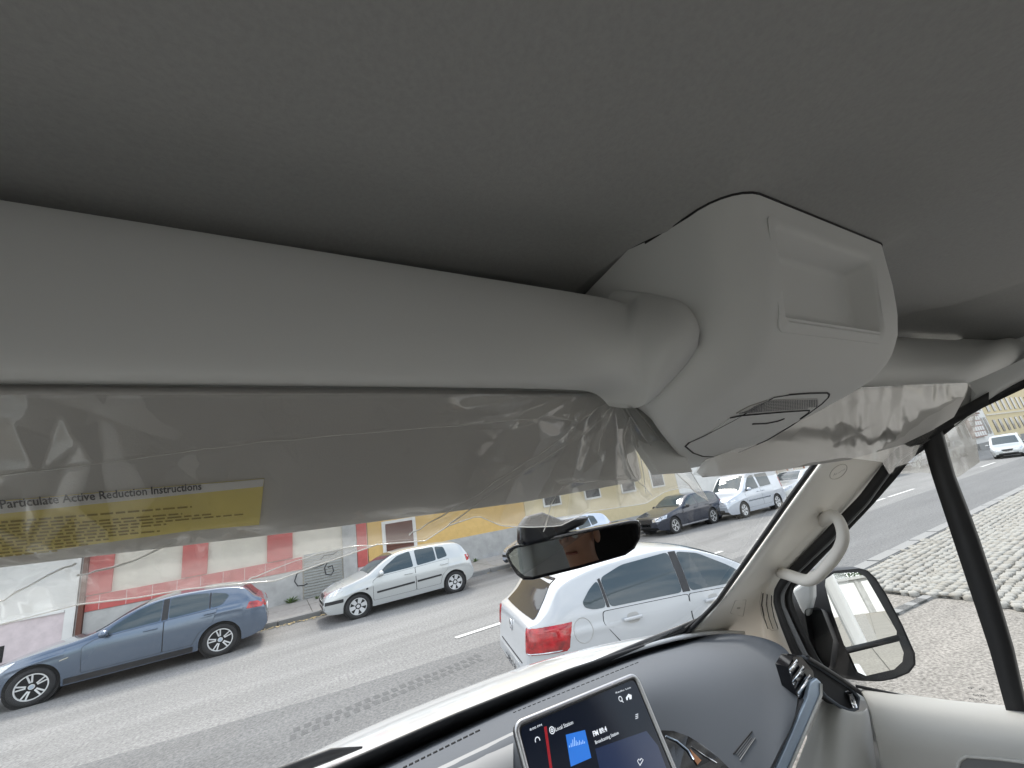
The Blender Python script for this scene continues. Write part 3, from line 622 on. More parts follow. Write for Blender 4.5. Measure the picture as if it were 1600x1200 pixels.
# pillar trim (passenger side)
pil = []
for (f_, rd_, re_) in (((1040, 1030), (1190, 1060), (1262, 1075)), ((1062, 1004), (1190, 1010), (1240, 1030)), ((1078, 988), (1186, 985), (1226, 1000)), ((1122, 943), (1187, 930), (1210, 940)), ((1160, 890), (1208, 890), (1218, 906)), ((1195, 840), (1245, 850), (1241, 880)), ((1240, 776), (1300, 782), (1310, 808)), ((1278, 724), (1351, 713), (1378, 727)), ((1312, 676), (1400, 655), (1425, 670)), ((1345, 632), (1450, 600), (1470, 620))):
    a = PW(*f_, -.004); a1 = PW(*f_, .012); b = PW(*rd_, .055); b0 = PW(f_[0]*.5+rd_[0]*.5, f_[1]*.5+rd_[1]*.5, .045); b1 = PW(rd_[0]*.8+re_[0]*.2, rd_[1]*.8+re_[1]*.2, .055); c = P(*re_, X=1.31)
    pil.append([a, a1, a1.lerp(b0, .5), b0, b, b1, b1.lerp(c, .5), c, c + Vector((.05, 0, 0))])
pt = loft('pillar_trim', pil, M['beige'], van, sub=2)
pb = bvh_of(pt)
band('screen_seal', [(1058, 1006), (1076, 988), (1120, 943), (1193, 840), (1238, 776), (1276, 724), (1310, 676)], [(1064, 1004), (1080, 988), (1124, 943), (1197, 840), (1242, 776), (1280, 724), (1314, 676)], lambda x, y: PW(x, y, .016), lambda x, y: PW(x, y, .016), M['seal'], -.008)
def onp(px, py, off=.0008):
    h = on(pb, px, py, off); return h if h is not None else PW(px, py, .05)
tube('airbag_emblem', [onp(1310 + 13.5*math.cos(a)*.97 + 3*math.sin(a), 737 - 11*math.sin(a) - 4*math.cos(a)) for a in np.linspace(0, 6.283, 25)[:-1]], .0008, M['emb'], pt, n=5, closed=True)
a, b, c = onp(1302, 744), onp(1320, 734), onp(1305, 728); fit('emblem_text', 'AIRBAG', a, b, .016, (c - a), M['emb'], pt)
sq = roundpoly([onp(*q) for q in ((1141, 958), (1149, 938), (1166, 937), (1161, 963))], .008); tube('speaker_grille', sq, .0008, M['emb'], pt, n=5, closed=True)
for rr_, n_ in ((.003, 6), (.006, 10), (.009, 16)):
    cpt = onp(1154, 950); ex = (onp(1160, 949) - cpt).normalized(); ey = (onp(1153, 943) - cpt).normalized()
    bm = bmesh.new()
    for k in range(n_):
        t = k * 2 * math.pi / n_; bmbox(bm, cpt + ex * rr_ * math.cos(t) + ey * rr_ * math.sin(t), (.0014,) * 3)
    frombm('speaker_hole', bm, M['emb'], pt, kind='stuff')
for k in range(3):
    x = 1191 + k * 7; tube('vent_slot', [onp(x + 1, 927 + k * 2, .001), onp(x - 1 + k, 945, .001), onp(x + 3 + k, 965, .001), onp(x + 9 + k, 982, .001)], .0022, M['dark'], pt, n=6)
tube('vent_outline', [onp(*q) for q in ((1190, 925), (1187, 940), (1190, 960), (1199, 980), (1206, 985), (1216, 984))], .001, M['emb'], pt, n=5)
def hx_(px, py, x): return P(px, py, X=x)
hp = [onp(1285, 815, -.015), hx_(1293, 808, 1.205), hx_(1303, 805, 1.185), hx_(1313, 816, 1.165), hx_(1318, 836, 1.155), hx_(1315, 852, 1.155), hx_(1304, 871, 1.155), hx_(1290, 887, 1.155), hx_(1276, 902, 1.16), hx_(1261, 908, 1.17), hx_(1245, 903, 1.19), hx_(1232, 898, 1.205), onp(1219, 895, -.015)]
hp = chaikin(hp, 2, False); tube('grab_handle', hp, .0155, M['grip'], van, n=14, flat=.8)
# door: seal, frame, glass, bar, panel
door = empty('passenger_door'); door.parent = van
def X_(x): return lambda px, py: P(px, py, X=x)
band('door_seal', [(1545, 612), (1440, 668), (1392, 708), (1378, 727), (1342, 775), (1280, 838), (1239, 881), (1218, 905), (1209, 922), (1209, 942), (1220, 975), (1238, 1020), (1252, 1040)], [(1545, 630), (1452, 684), (1404, 716), (1388, 738), (1352, 787), (1292, 848), (1248, 890), (1228, 912), (1219, 926), (1219, 942), (1232, 975), (1250, 1016), (1262, 1034)], X_(1.312), X_(1.318), M['seal'], -.01, n=60)
band('door_trim_strip', [(1452, 684), (1404, 716), (1388, 738), (1352, 787), (1292, 848), (1246, 890), (1227, 912), (1218, 926), (1218, 944), (1231, 978), (1249, 1018), (1256, 1030)], [(1456, 686), (1408, 719), (1391, 741), (1355, 790), (1296, 851), (1251, 893), (1233, 913), (1226, 928), (1226, 944), (1240, 976), (1259, 1016), (1266, 1028)], X_(1.322), X_(1.322), M['grey2'], -.008, par=door, n=60)
band('window_frame', [(1790, 495), (1600, 582), (1517, 632), (1456, 686), (1408, 719), (1391, 741), (1355, 790), (1296, 851), (1251, 893), (1233, 913), (1226, 928), (1226, 944), (1240, 976), (1262, 1020), (1280, 1040)], [(1790, 530), (1600, 607), (1519, 645), (1456, 694), (1424, 716), (1403, 744), (1368, 783), (1318, 836), (1262, 896), (1243, 914), (1238, 926), (1239, 942), (1252, 975), (1280, 1030), (1292, 1046)], X_(1.335), X_(1.338), M['seal'], -.004, par=door, n=70)
gl = mesh('window_pane', [P(*q, X=1.34) for q in ((1226, 910), (1300, 830), (1390, 730), (1510, 635), (1600, 590), (1790, 510), (1800, 1160), (1600, 1130), (1345, 1095), (1262, 1040), (1230, 960))], [tuple(range(11))], M['pane'], door, False)
band('division_bar', [(1432, 640), (1446, 690), (1460, 740), (1490, 830), (1520, 920), (1550, 1010), (1578, 1112), (1590, 1150)], [(1466, 640), (1478, 690), (1492, 740), (1527, 830), (1557, 920), (1584, 1010), (1607, 1112), (1617, 1150)], X_(1.335), X_(1.335), M['seal'], -.02, par=door, n=16)
for s_, px, py, w_, h_ in (('o  o', 1512, 1076, 26, .007), ('E43R', 1520, 1086, 22, .004), ('AS2  M4', 1514, 1093, 30, .004)):
    a = P(px, py, X=1.338); b = P(px + w_, py + 3, X=1.338); fit('glass_mark', s_, a, b, h_, Vector((0, 0, 1)), M['ink'], door)
dp = []
for row, x in (((1338, 1072), (1450, 1097), (1600, 1111), (1790, 1130)), 1.345), (((1345, 1088), (1450, 1102), (1600, 1116), (1790, 1135)), 1.325), (((1356, 1106), (1450, 1116), (1600, 1132), (1790, 1152)), 1.29), (((1364, 1138), (1450, 1150), (1600, 1168), (1790, 1190)), 1.262), (((1370, 1165), (1450, 1182), (1600, 1204), (1790, 1230)), 1.272), (((1376, 1210), (1450, 1230), (1600, 1255), (1790, 1290)), 1.285), (((1385, 1400), (1450, 1430), (1600, 1450), (1790, 1500)), 1.285):
    dp.append([P(*p, X=x) for p in row])
dpn = loft('door_panel', dp, M['lowtrim'], door, sub=2, solid=.01)
tube('sill_seal', [P(*q, X=1.335) for q in ((1338, 1072), (1450, 1096), (1530, 1104), (1600, 1110), (1790, 1129))], .004, M['seal'], door, n=6)
db = bvh_of(dpn); hq = [on(db, *q, .002) for q in ((1496, 1199), (1500, 1188), (1510, 1182), (1560, 1186), (1640, 1196), (1640, 1230), (1500, 1230))]
if all(hq): slab('pull_recess', hq, .004, M['grey2'], door); tube('recess_edge', hq[:5], .003, M['lowtrim'], door, n=8)
# outside skin of the van along this side (seen in the door mirror)
bbox('door_skin', 1.40, 1.46, -.59, .95, .55, 1.42, M['p_van'], van, bevel=.02)
bbox('body_side', 1.40, 1.47, -4.2, -.60, .45, 2.55, M['p_van'], van, bevel=.02)
bbox('rub_strip', 1.472, 1.50, -4.2, -.61, .72, .86, M['black'], van, bevel=.008)
bbox('sill_strip', 1.462, 1.49, -.59, .9, .72, .86, M['black'], van, bevel=.008)
hb = bbox('door_handle', 1.462, 1.505, -.55, -.33, 1.18, 1.23, M['p_van'], van, bevel=.012)
# door mirror outside
mo_ = [(1286, 912), (1288, 899), (1301, 892), (1340, 888), (1353, 891), (1366, 903), (1384, 931), (1407, 975), (1427, 1020), (1428, 1038), (1418, 1051), (1396, 1060), (1375, 1064), (1353, 1063), (1336, 1053), (1323, 1025), (1301, 968)]
wc = P(1350, 970, Y=.74); dw = (wc - CAM).normalized(); wn = (Vector((-.02, -.985, -.045)).normalized() - dw).normalized()
wm = slab('door_mirror', [PP(*q, wc, wn) for q in mo_], .012, M['black'], van)
fw_ = Vector((0, 1, 0)); rim_o = [PP(*q, wc, wn) for q in mo_]; cc_ = sum(rim_o, Vector()) / len(rim_o)
shell = [[p + (cc_ - p) * s + fw_ * a + Vector((-.05, 0, 0)) * b for p in rim_o] for s, a, b in ((0, -.004, 0), (-.03, .012, 0), (-.03, .05, .2), (.08, .10, .5), (.35, .14, .8), (.8, .155, 1))]
mesh('mirror_shell', [p for r in shell for p in r], loftfaces(6, len(rim_o), True) + [tuple(range(5*len(rim_o), 6*len(rim_o)))], M['black'], van)
slab('mirror_glass', [PP(*q, wc - dw * .004, wn) for q in ((1290, 905), (1303, 896), (1340, 894), (1353, 902), (1366, 924), (1401, 986), (1401, 992), (1323, 1013), (1319, 1008), (1300, 955), (1289, 915))], .002, M['mirror'], wm)
n2 = (wn + Vector((.10, -.02, -.12))).normalized()
c2 = PP(1370, 1030, wc - dw * .006, wn)
slab('blind_spot_glass', [PP(*q, c2, (wn * .6 + n2 * .4).normalized()) for q in ((1327, 1021), (1405, 1002), (1412, 1020), (1410, 1034), (1397, 1046), (1353, 1056), (1340, 1050))], .002, M['mirror'], wm)
tube('glass_divider', [PP(*q, wc - dw * .006, wn) for q in ((1322, 1016), (1365, 1006), (1404, 996))], .006, M['black'], wm, n=8, flat=.5)
slab('mirror_base', [P(*q, X=1.40) for q in ((1236, 922), (1250, 912), (1270, 908), (1270, 935), (1262, 966), (1252, 958))], .03, M['p_van'], van, bevel=.012)
loft('mirror_arm', [[P(*q, X=1.39) for q in ((1256, 952), (1282, 948), (1302, 1000), (1296, 1045), (1272, 1042))], [P(*q, X=1.50) for q in ((1272, 955), (1296, 955), (1318, 1010), (1314, 1048), (1290, 1046))]], M['black'], van, closed=True, bevel=.01)
# dashboard
cols = [[PW(300, 1330, .0), P(380, 1340, Y=.84), P(430, 1370, Y=.76), P(480, 1480, Y=.70)],
        [PW(575, 1204, .0), P(655, 1200, Y=.83), P(690, 1222, Y=.775), P(720, 1330, Y=.72)],
        [PW(700, 1145, .0), P(795, 1134, Y=.80), P(808, 1165, Y=.76), P(830, 1300, Y=.70)],
        [PW(830, 1089, .0), P(900, 1090, Y=.79), P(915, 1125, Y=.75), P(950, 1290, Y=.68)],
        [PW(920, 1052, .0), P(985, 1052, Y=.80), P(1008, 1100, Y=.755), P(1045, 1270, Y=.66)],
        [PW(1000, 1022, .0), P(1040, 1040, Y=.84), P(1066, 1110, Y=.755), P(1100, 1255, Y=.65)],
        [PW(1085, 993, .0), P(1110, 1025, Y=.87), P(1140, 1105, Y=.755), P(1170, 1240, Y=.65)],
        [P(1150, 988, Y=.93), P(1178, 1022, Y=.83), P(1198, 1095, Y=.745), P(1198, 1215, Y=.66)],
        [P(1206, 998, Y=.82), P(1220, 1030, Y=.77), P(1232, 1085, Y=.725), P(1222, 1160, Y=.68)],
        [P(1236, 1018, Y=.77), P(1241, 1045, Y=.745), P(1250, 1090, Y=.71), P(1236, 1140, Y=.69)]]
dash = loft('dashboard', cols, M['dash'], van, sub=3)
dbv = bvh_of(dash)
def ond(px, py, off=.0015):
    h = on(dbv, px, py, off); return h if h is not None else P(px, py, Y=.75)
for A, B, n, wd, r in (((630, 1201), (753, 1140), 13, .62, .0028), ((802, 1114), (1000, 1034), 26, .6, .0014)):
    for k in range(n):
        t0, t1 = k / n, (k + wd) / n; tube('demister_slot', [ond(A[0] + (B[0]-A[0])*t, A[1] + (B[1]-A[1])*t, .0012) for t in (t0, t1)], r, M['dark'], dash, n=5)
lp_ = [ond(*q, .002) for q in ((560, 1260), (690, 1195), (800, 1140), (805, 1170), (808, 1290), (600, 1330))]
loft('facia_panel', [[ond(x, y + k * 26, .004) for k in range(5)] for x, y in ((560, 1262), (610, 1236), (660, 1211), (710, 1187), (760, 1163), (802, 1143))], M['dashl'], dash)
tube('airbag_mark', [ond(1175, 1143), ond(1160, 1161), ond(1146, 1178)], .0011, M['dark'], dash, n=5)
tube('airbag_mark', [ond(1180, 1153), ond(1168, 1170), ond(1156, 1188)], .0009, M['dashl'], dash, n=5)
for k in range(3): tube('airbag_mark', [ond(1172 + k*2.4, 1150 + k*2), ond(1150 + k*2.4, 1178 + k*2.5)], .0006, M['grey2'], dash, n=4)
# touch screen
s0 = V(.335, .72, -.345); su = (V(.603, .721, -.3565) - s0); sw = su.length; su = su.normalized(); sdn = Vector((0, -.052, -.130)).normalized(); sn = su.cross(sdn); sn = sn if sn.dot(CAM - s0) > 0 else -sn
def scr(px, py, off=.001): return PP(px, py, s0 + sn * off, sn)
scorn = [s0, s0 + su * sw, s0 + su * sw + sdn * .19, s0 + sdn * .19]
ts = slab('touch_screen', roundpoly(scorn, .014), .016, M['black'], van)
slab('display', roundpoly([p + sn * .001 for p in (scorn[0] + su*.006 + sdn*.006, scorn[1] - su*.006 + sdn*.006, scorn[2] - su*.006 - sdn*.006, scorn[3] + su*.006 - sdn*.006)], .011), .0008, M['scr_bg'], ts)
tube('bezel', roundpoly([p + sn * .001 for p in scorn], .014, 6), .0042, mat('satin silver rim', (.48, .48, .49), .3, .8), ts, n=8, closed=True)
def ui(name, pts, m, off=.0016): return slab(name, [scr(*q, off) for q in pts], .0003, m, ts)
ui('display_glow', ((930, 1170), (1010, 1142), (1028, 1165), (1045, 1210), (940, 1215)), M['scr_navy'], .0013)
ui('cover_art', ((884, 1148), (914, 1140.5), (924, 1184), (892, 1198)), M['scr_blue'])
for k, h in enumerate((3, 6, 11, 14, 8, 5, 7, 4, 6, 3)): ui('art_bar', ((889.5 + k*2.6, 1168 - k*.7), (890.7 + k*2.6, 1167.7 - k*.7), (890.2 + k*2.6, 1167.7 - k*.7 - h), (889.3 + k*2.6, 1168 - k*.7 - h)), M['scr_lb'], .002)
ui('menu_strip', ((850, 1136), (854, 1134.5), (865, 1215), (861, 1216)), M['scr_red'])
su_up = -sdn
def st(s_, a, b, h, m=M['scr_white'], bold=.0): fit('display_text', s_, scr(*a, .0018), scr(*b, .0018), h, su_up, m, ts, bold=bold)
st('Local Station', (868, 1143), (896, 1131), .0075); st('FM 89.4', (927.5, 1151), (949, 1142), .0095, bold=.03); st('Broadcasting Station', (930.5, 1163), (967, 1147), .0065)
st('8:00 PM', (828, 1142), (847, 1134), .004); st('Radio List', (962, 1084), (986, 1075), .0035)
def icon(px, py, r, n=14, a0=0, a1=6.283, th=.0007):
    c_ = scr(px, py, .0018); tube('display_icon', [c_ + su * r * math.cos(t) + su_up * r * math.sin(t) for t in np.linspace(a0, a1, n)], th, M['scr_white'], ts, n=4)
icon(862.5, 1141, .0045); icon(862.5, 1141, .0018); icon(969.5, 1092, .0036); tube('display_icon', [scr(971.5, 1094, .0018), scr(974, 1097.5, .0018)], .0007, M['scr_white'], ts, n=4)
ui('display_icon', ((978, 1090), (982, 1084), (987, 1086), (987, 1092), (984, 1093), (983, 1089), (981, 1090), (981, 1094), (979, 1094)), M['scr_white']); icon(840, 1157, .0042, 10, -.3, 3.4)
for k in range(3): tube('display_icon', [scr(993, 1117 + 3*k, .0018), scr(997, 1115.5 + 3*k, .0018)], .0006, M['scr_white'], ts, n=4)
tube('display_icon', [scr(*q, .0018) for q in ((1000, 1196), (996, 1189), (998, 1186), (1000, 1188), (1002, 1185), (1005, 1187), (1000, 1196))], .0006, M['scr_white'], ts, n=4)
# gloss black selector bezel right of the screen
sq_ = [(1034, 1141), (1052, 1142), (1075, 1150), (1098, 1164), (1122, 1183), (1145, 1206), (1160, 1230), (1080, 1250), (1058, 1215)]
sb = slab('selector_bezel', [ond(*q, .006) for q in sq_], .012, M['piano'], van)
tube('bezel_edge', [ond(*q, .0075) for q in ((1040, 1150), (1058, 1158), (1075, 1172), (1084, 1187))], .0016, M['blue'], sb, n=6)
tube('bezel_edge', [ond(*q, .0075) for q in ((1080, 1166), (1100, 1180), (1120, 1192))], .0009, M['chrome'], sb, n=6)
slab('bronze_reflection', [ond(*q, .0072) for q in ((1078, 1170), (1086, 1178), (1096, 1188), (1090, 1195), (1084, 1186))], .001, mat('bronze reflection', (.30, .14, .07), .3, .8), sb)  # coppery patch paints a warm reflection into the gloss black
# end of the dashboard: air vent, tray, blue strip, pale lower trim
vt = slab('air_vent', [P(*q, Y=.712) for q in ((1231, 1042), (1240, 1026), (1252, 1026), (1270, 1048), (1274, 1064), (1254, 1100), (1244, 1084))], .03, M['piano'], van)
for a, b in (((1234, 1049), (1246, 1033)), ((1239, 1067), (1256, 1043)), ((1247, 1085), (1266, 1056))):
    tube('vent_slat', [P(*a, Y=.706), P(*b, Y=.706)], .0042, M['chrome'], vt, n=8, flat=.5)
tube('vent_knob', [P(1243, 1064, Y=.702), P(1252, 1056, Y=.702)], .0035, M['piano'], vt, n=8)
slab('blue_strip', [P(*q, Y=.70) for q in ((1268, 1066), (1277, 1060), (1283, 1066), (1283, 1084), (1263, 1130), (1232, 1200), (1215, 1240), (1196, 1240), (1236, 1150), (1262, 1090))], .01, M['blue'], van, bevel=.002)
tube('strip_edge', [P(*q, Y=.697) for q in ((1283, 1068), (1283, 1086), (1264, 1131), (1234, 1200), (1218, 1240))], .003, M['lowtrim'], van, n=6)
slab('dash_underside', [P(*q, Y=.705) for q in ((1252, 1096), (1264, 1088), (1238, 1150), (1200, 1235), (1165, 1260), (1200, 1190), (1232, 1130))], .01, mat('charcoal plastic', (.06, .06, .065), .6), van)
rows = []
for row, y in ((((1284, 1084), (1262, 1145), (1232, 1215), (1215, 1280)), .745), (((1292, 1088), (1278, 1150), (1262, 1215), (1250, 1280)), .77), (((1302, 1098), (1300, 1150), (1296, 1215), (1290, 1280)), .735), (((1318, 1108), (1318, 1150), (1316, 1215), (1312, 1280)), .71), (((1340, 1112), (1343, 1150), (1346, 1215), (1346, 1280)), .70), (((1351, 1106), (1358, 1150), (1364, 1215), (1366, 1280)), .705), (((1353, 1100), (1361, 1150), (1368, 1215), (1372, 1280)), .76)):
    rows.append([P(*p, Y=y) for p in row])
loft('lower_trim', rows, M['lowtrim'], van, sub=2, solid=-.006)
slab('door_gap', [P(*q, Y=.78) for q in ((1346, 1088), (1362, 1100), (1372, 1150), (1384, 1300), (1350, 1300), (1350, 1150))], .02, M['dark'], van)
tp = [(1246, 1026), (1254, 1026), (1272, 1038), (1300, 1056), (1328, 1074), (1341, 1090), (1339, 1106), (1328, 1111), (1312, 1104), (1290, 1088), (1268, 1062)]
ty = slab('tray', [P(*q, Y=.722) for q in tp], .03, M['dark'], van)
tube('tray_rim', [P(*q, Y=.718) for q in tp], .0045, M['dash'], ty, n=8, closed=True)
tube('tray_rim', [P(*q, Y=.714) for q in ((1262, 1028), (1285, 1042), (1310, 1058), (1335, 1076), (1360, 1092))], .006, M['black'], ty, n=8)
tube('switch', [P(*q, Y=.714) for q in ((1326, 1082), (1330, 1092), (1334, 1104))], .008, M['chrome'], ty, n=8)
# unseen driver side, added to block light from the left; floor behind the lens
dd_ = bbox('driver_door', -.56, -.46, -.62, 1.0, .55, 1.46, M['trim'], van, bevel=.02)
bbox('shading_door_header', -.54, -.46, -.62, .80, 1.90, 2.33, M['trim'], van, bevel=.01); bbox('side_glass', -.512, -.508, -.60, .9, 1.46, 1.90, M['pane'], dd_)  # header set low, out of view, to shade the headlining
bbox('body_side', -.56, -.46, -1.8, -.63, .45, 2.33, M['trim'], van, bevel=.02)
bbox('cab_floor', -.5, 1.38, -1.6, .55, .60, .66, M['black'], van)

# ------------------------------------------------------------------ cars
def overlay(name, bv, poly, axis, m, par, off=.004, sp=.06, sgn=1, L=5, **k):
    pts = [Vector((p[0], p[1])) for p in poly]
    # refine the outline, add inner points, triangulate, then lay the piece on the body
    o = []
    for i, p in enumerate(pts):
        q = pts[(i+1) % len(pts)]; n = max(1, int((q - p).length / sp))
        o += [p.lerp(q, j / n) for j in range(n)]
    N = len(o); x0, x1 = min(p.x for p in o), max(p.x for p in o); y0, y1 = min(p.y for p in o), max(p.y for p in o); inn = []
    oc = [(p.x, p.y) for p in o]; y = y0 + sp * .5
    while y < y1:
        x = x0 + sp * .5
        while x < x1:
            if inside(x, y, oc) and min((Vector((x, y)) - p).length for p in o) > sp * .4: inn.append(Vector((x, y)))
            x += sp
        y += sp
    r = geometry.delaunay_2d_cdt(o + inn, [(i, (i+1) % N) for i in range(N)], [], 1, 1e-6)
    vs = []; nm = []
    for p in r[0]:
        if axis == 'side': a = Vector((p.x, sgn * 3, p.y)); d = Vector((0, -sgn, 0))
        elif axis == 'front': a = Vector((-1, p.x, p.y)); d = Vector((1, 0, 0))
        elif axis == 'rear': a = Vector((L + 1, p.x, p.y)); d = Vector((-1, 0, 0))
        else: a = Vector((p.x, p.y, 3)); d = Vector((0, 0, -1))
        h = bv.ray_cast(a, d)
        if h[0] is None: h = bv.find_nearest(a + d * (3 - .75 if axis == 'side' else 1.2))
        n_ = h[1] if h[1].dot(d) < 0 else -h[1]
        vs.append(h[0] + n_ * off); nm.append(n_)
    nv = len(vs); fs = [tuple(f) for f in r[2]]
    from collections import Counter
    ed = Counter(tuple(sorted((f[i], f[(i+1) % len(f)]))) for f in fs for i in range(len(f)))
    be = [e for e, c in ed.items() if c == 1]; bs = {v for e in be for v in e}; mp_ = {v: nv + i for i, v in enumerate(sorted(bs))}
    vs += [vs[v] - nm[v] * (off + .006) for v in sorted(bs)]
    fs += [(a, b, mp_[b], mp_[a]) for a, b in be]
    bm = bmesh.new(); bb = [bm.verts.new(v) for v in vs]
    for f in fs:
        try: bm.faces.new([bb[i] for i in f])
        except ValueError: pass
    bmesh.ops.recalc_face_normals(bm, faces=bm.faces); me = bpy.data.meshes.new(name); bm.to_mesh(me); bm.free()
    oo = link(name, me, m, par, True, **k); oo.modifiers.new('es', 'EDGE_SPLIT').split_angle = R_(50); return oo
def rpoly(pts, r): return [(p.x, p.y) for p in roundpoly([Vector((*p, 0)) for p in pts], r, 3)]
def wheel(par, x, y, r, wd, style, sgn, rimm):
    wh = empty('wheel_hub'); bpy.data.objects.remove(wh)
    rr = r * .70; prof_ = [(rr*.97, -wd*.5), (r*.93, -wd*.5), (r*.985, -wd*.4), (r, -wd*.2), (r, wd*.2), (r*.985, wd*.4), (r*.93, wd*.5), (rr*1.02, wd*.5), (rr*.97, wd*.42)]
    n = 36; vs = [(a*math.cos(t), sgn*b, a*math.sin(t)) for t in np.linspace(0, 2*math.pi, n+1)[:-1] for a, b in prof_]; m_ = len(prof_)
    fs = [(i*m_+j, ((i+1) % n)*m_+j, ((i+1) % n)*m_+(j+1) % m_, i*m_+(j+1) % m_) for i in range(n) for j in range(m_)]
    w_ = mesh('wheel', vs, fs, M['tyre'], par); w_.location = (x, y, r)
    bm = bmesh.new()
    def ring(r0, r1, y0, y1):
        pr = [(r0, y0), (r0, y1), (r1, y1), (r1, y0)]; vv = [[bm.verts.new((a*math.cos(t), sgn*b, a*math.sin(t))) for a, b in pr] for t in np.linspace(0, 2*math.pi, 33)[:-1]]
        for i in range(32):
            for j in range(4): bm.faces.new((vv[i][j], vv[(i+1) % 32][j], vv[(i+1) % 32][(j+1) % 4], vv[i][(j+1) % 4]))
    ring(rr*.91, rr*1.0, -wd*.1, wd*.46); ring(.001, rr*.20, 0, wd*.40)
    def spoke(t, w0, w1, dt0=0, dt1=0, y0=.36, y1=.42):
        c, s = math.cos, math.sin; v = []
        for (q, w2, tt, yy) in ((rr*.12, w0, t+dt0, y0), (rr*.93, w1, t+dt1, y1)):
            e = Vector((c(tt), 0, s(tt))); f = Vector((-s(tt), 0, c(tt)))
            for dy, k in ((yy*wd, 1), (yy*wd - .03, 1.15)):
                for sg in (-1, 1): v.append(bm.verts.new(e*q + f*sg*w2*k*.5 + Vector((0, sgn*dy, 0))))
        for f in ((0, 1, 5, 4), (2, 3, 7, 6), (0, 2, 6, 4), (1, 3, 7, 5), (4, 5, 7, 6), (0, 1, 3, 2)): bm.faces.new([v[i] for i in f])
    if style == 'double5':
        for k in range(5):
            t = k*2*math.pi/5 + math.pi/2 + .2; spoke(t, rr*.13, rr*.10, -.12, -.17); spoke(t, rr*.13, rr*.10, .12, .17)
    elif style == 'five':
        for k in range(5): spoke(k*2*math.pi/5 + .3, rr*.22, rr*.30)
    elif style == 'cover':
        for k in range(6): spoke(k*2*math.pi/6 + .2, rr*.30, rr*.52)
    else:
        for k in range(10): spoke(k*2*math.pi/10, rr*.13, rr*.20)
    bmesh.ops.recalc_face_normals(bm, faces=bm.faces); me = bpy.data.meshes.new('rim'); bm.to_mesh(me); bm.free(); link('rim', me, rimm, w_, False)
    dk = [(rr*.93*math.cos(t), sgn*wd*.12, rr*.93*math.sin(t)) for t in np.linspace(0, 2*math.pi, 25)[:-1]]; mesh('brake_disc', dk, [tuple(range(24))], M['under'], w_, False)
    return w_
def car(name, label, group, loc, rz, S, pm, zs=.93, ls=1.0):
    root = empty(name, (loc[0], loc[1], 0), rz, label=label, cat='car', group=group); root.scale = (ls, ls, zs)
    L, W, fo, wb, r = S['L'], S['W'], S['fo'], S['wb'], S['r']; hw = W / 2
    top = pchip(*zip(*S['top'])); sho = pchip(*zip(*S['sho'])); bot = pchip(*zip(*S.get('bot', [(0, .34), (.12, .22), (.5, .2), (L-.5, .22), (L-.1, .30), (L, .42)])))
    rf, rb = S.get('rf', .95), S.get('rbk', .6); kf, kb = S.get('kf', .26), S.get('kb', .16)
    def wid(x):
        f = max((rf - x) / rf, 0); b = max((x - (L - rb)) / rb, 0); return hw * (1 - kf * f**2.6 - kb * b**2.6)
    Ra = r * 1.16; tum = S.get('tum', .34)
    def arch(x):
        z = 0
        for c in (fo, fo + wb):
            d = abs(x - c)
            if d < Ra: z = max(z, r + math.sqrt(Ra*Ra - d*d) * 1.02)
        return z
    xs = list(np.linspace(0, .25, 8)) + list(np.linspace(.25, L - .25, 90))[1:-1] + list(np.linspace(L - .25, L, 20))
    for c in (fo, fo + wb): xs += [c + Ra * math.cos(t) for t in np.linspace(0, math.pi, 25)] + [c - Ra - .004, c + Ra + .004]
    xs = sorted(set(round(x, 4) for x in xs)); rows = []
    for x in xs:
        w_ = wid(x); zt = top(x); z1 = min(sho(x), zt - .012); zb = min(max(bot(x), arch(x)), z1 - .04); row = []
        crown = min(.055, max(.012, (zt - z1) * .35)); ze = max(zt - crown, z1 + .004); ysh = w_ * .955
        for t in np.linspace(0, 1, 13):
            z = zb + (z1 - zb) * t; q = (z - .25) / max(z1 - .25, .05)
            y = w_ * (1 - .045 * max(0, .45 - q)**1.4 * 2 - .045 * max(0, q - .62)**1.6 * 3.4) + (.010 * math.exp(-((q - S.get('cr', .80)) / .05)**2)); row.append((y, z))
        ysh = row[-1][0]; ye = ysh - tum * max(ze - z1, 0) - .012
        for t in (.06, .25, .5, .75, .95, 1): row.append((ysh + (ye - ysh) * t + .012 * math.sin(math.pi * t) * min(1, (ze - z1) / .3), z1 + (ze - z1) * t))
        for a in np.linspace(0, math.pi/2, 9)[1:]: row.append((ye * math.cos(a), ze + (zt - ze) * math.sin(a)))
        rows.append([Vector((x, -y, z)) for y, z in row] + [Vector((x, y, z)) for y, z in row[::-1][1:]])
    m_ = len(rows[0]); vs = [p for rr_ in rows for p in rr_]; fs = loftfaces(len(rows), m_)
    for e in (0, len(rows) - 1):
        b0 = e * m_
        for j in range(m_ // 2): fs.append((b0+j, b0+j+1, b0+m_-2-j, b0+m_-1-j))
    body = mesh('body', vs, fs, pm, root); body.modifiers.new('es', 'EDGE_SPLIT').split_angle = R_(42)
    bv = BVHTree.FromPolygons([tuple(v) for v in vs], fs)
    # underbody and wheel wells
    bm = bmesh.new(); bmbox(bm, (L/2, 0, .36), (L - .5, W - .5, .28))
    for c in (fo, fo + wb):
        for s in (-1, 1):
            bmesh.ops.create_cone(bm, cap_ends=True, segments=20, radius1=Ra * .99, radius2=Ra * .99, depth=.3, matrix=Matrix.Translation((c, s * (hw - .20), r)) @ Matrix.Rotation(math.pi/2, 4, 'X'))
    frombm('underbody', bm, M['under'], root)
    for c in (fo, fo + wb):
        for s in (-1, 1): wheel(root, c, s * (hw - .125), r, .2, S['wheel'], s, S.get('rimm', M['rim']))
    gm = S.get('glass', M['cglass'])
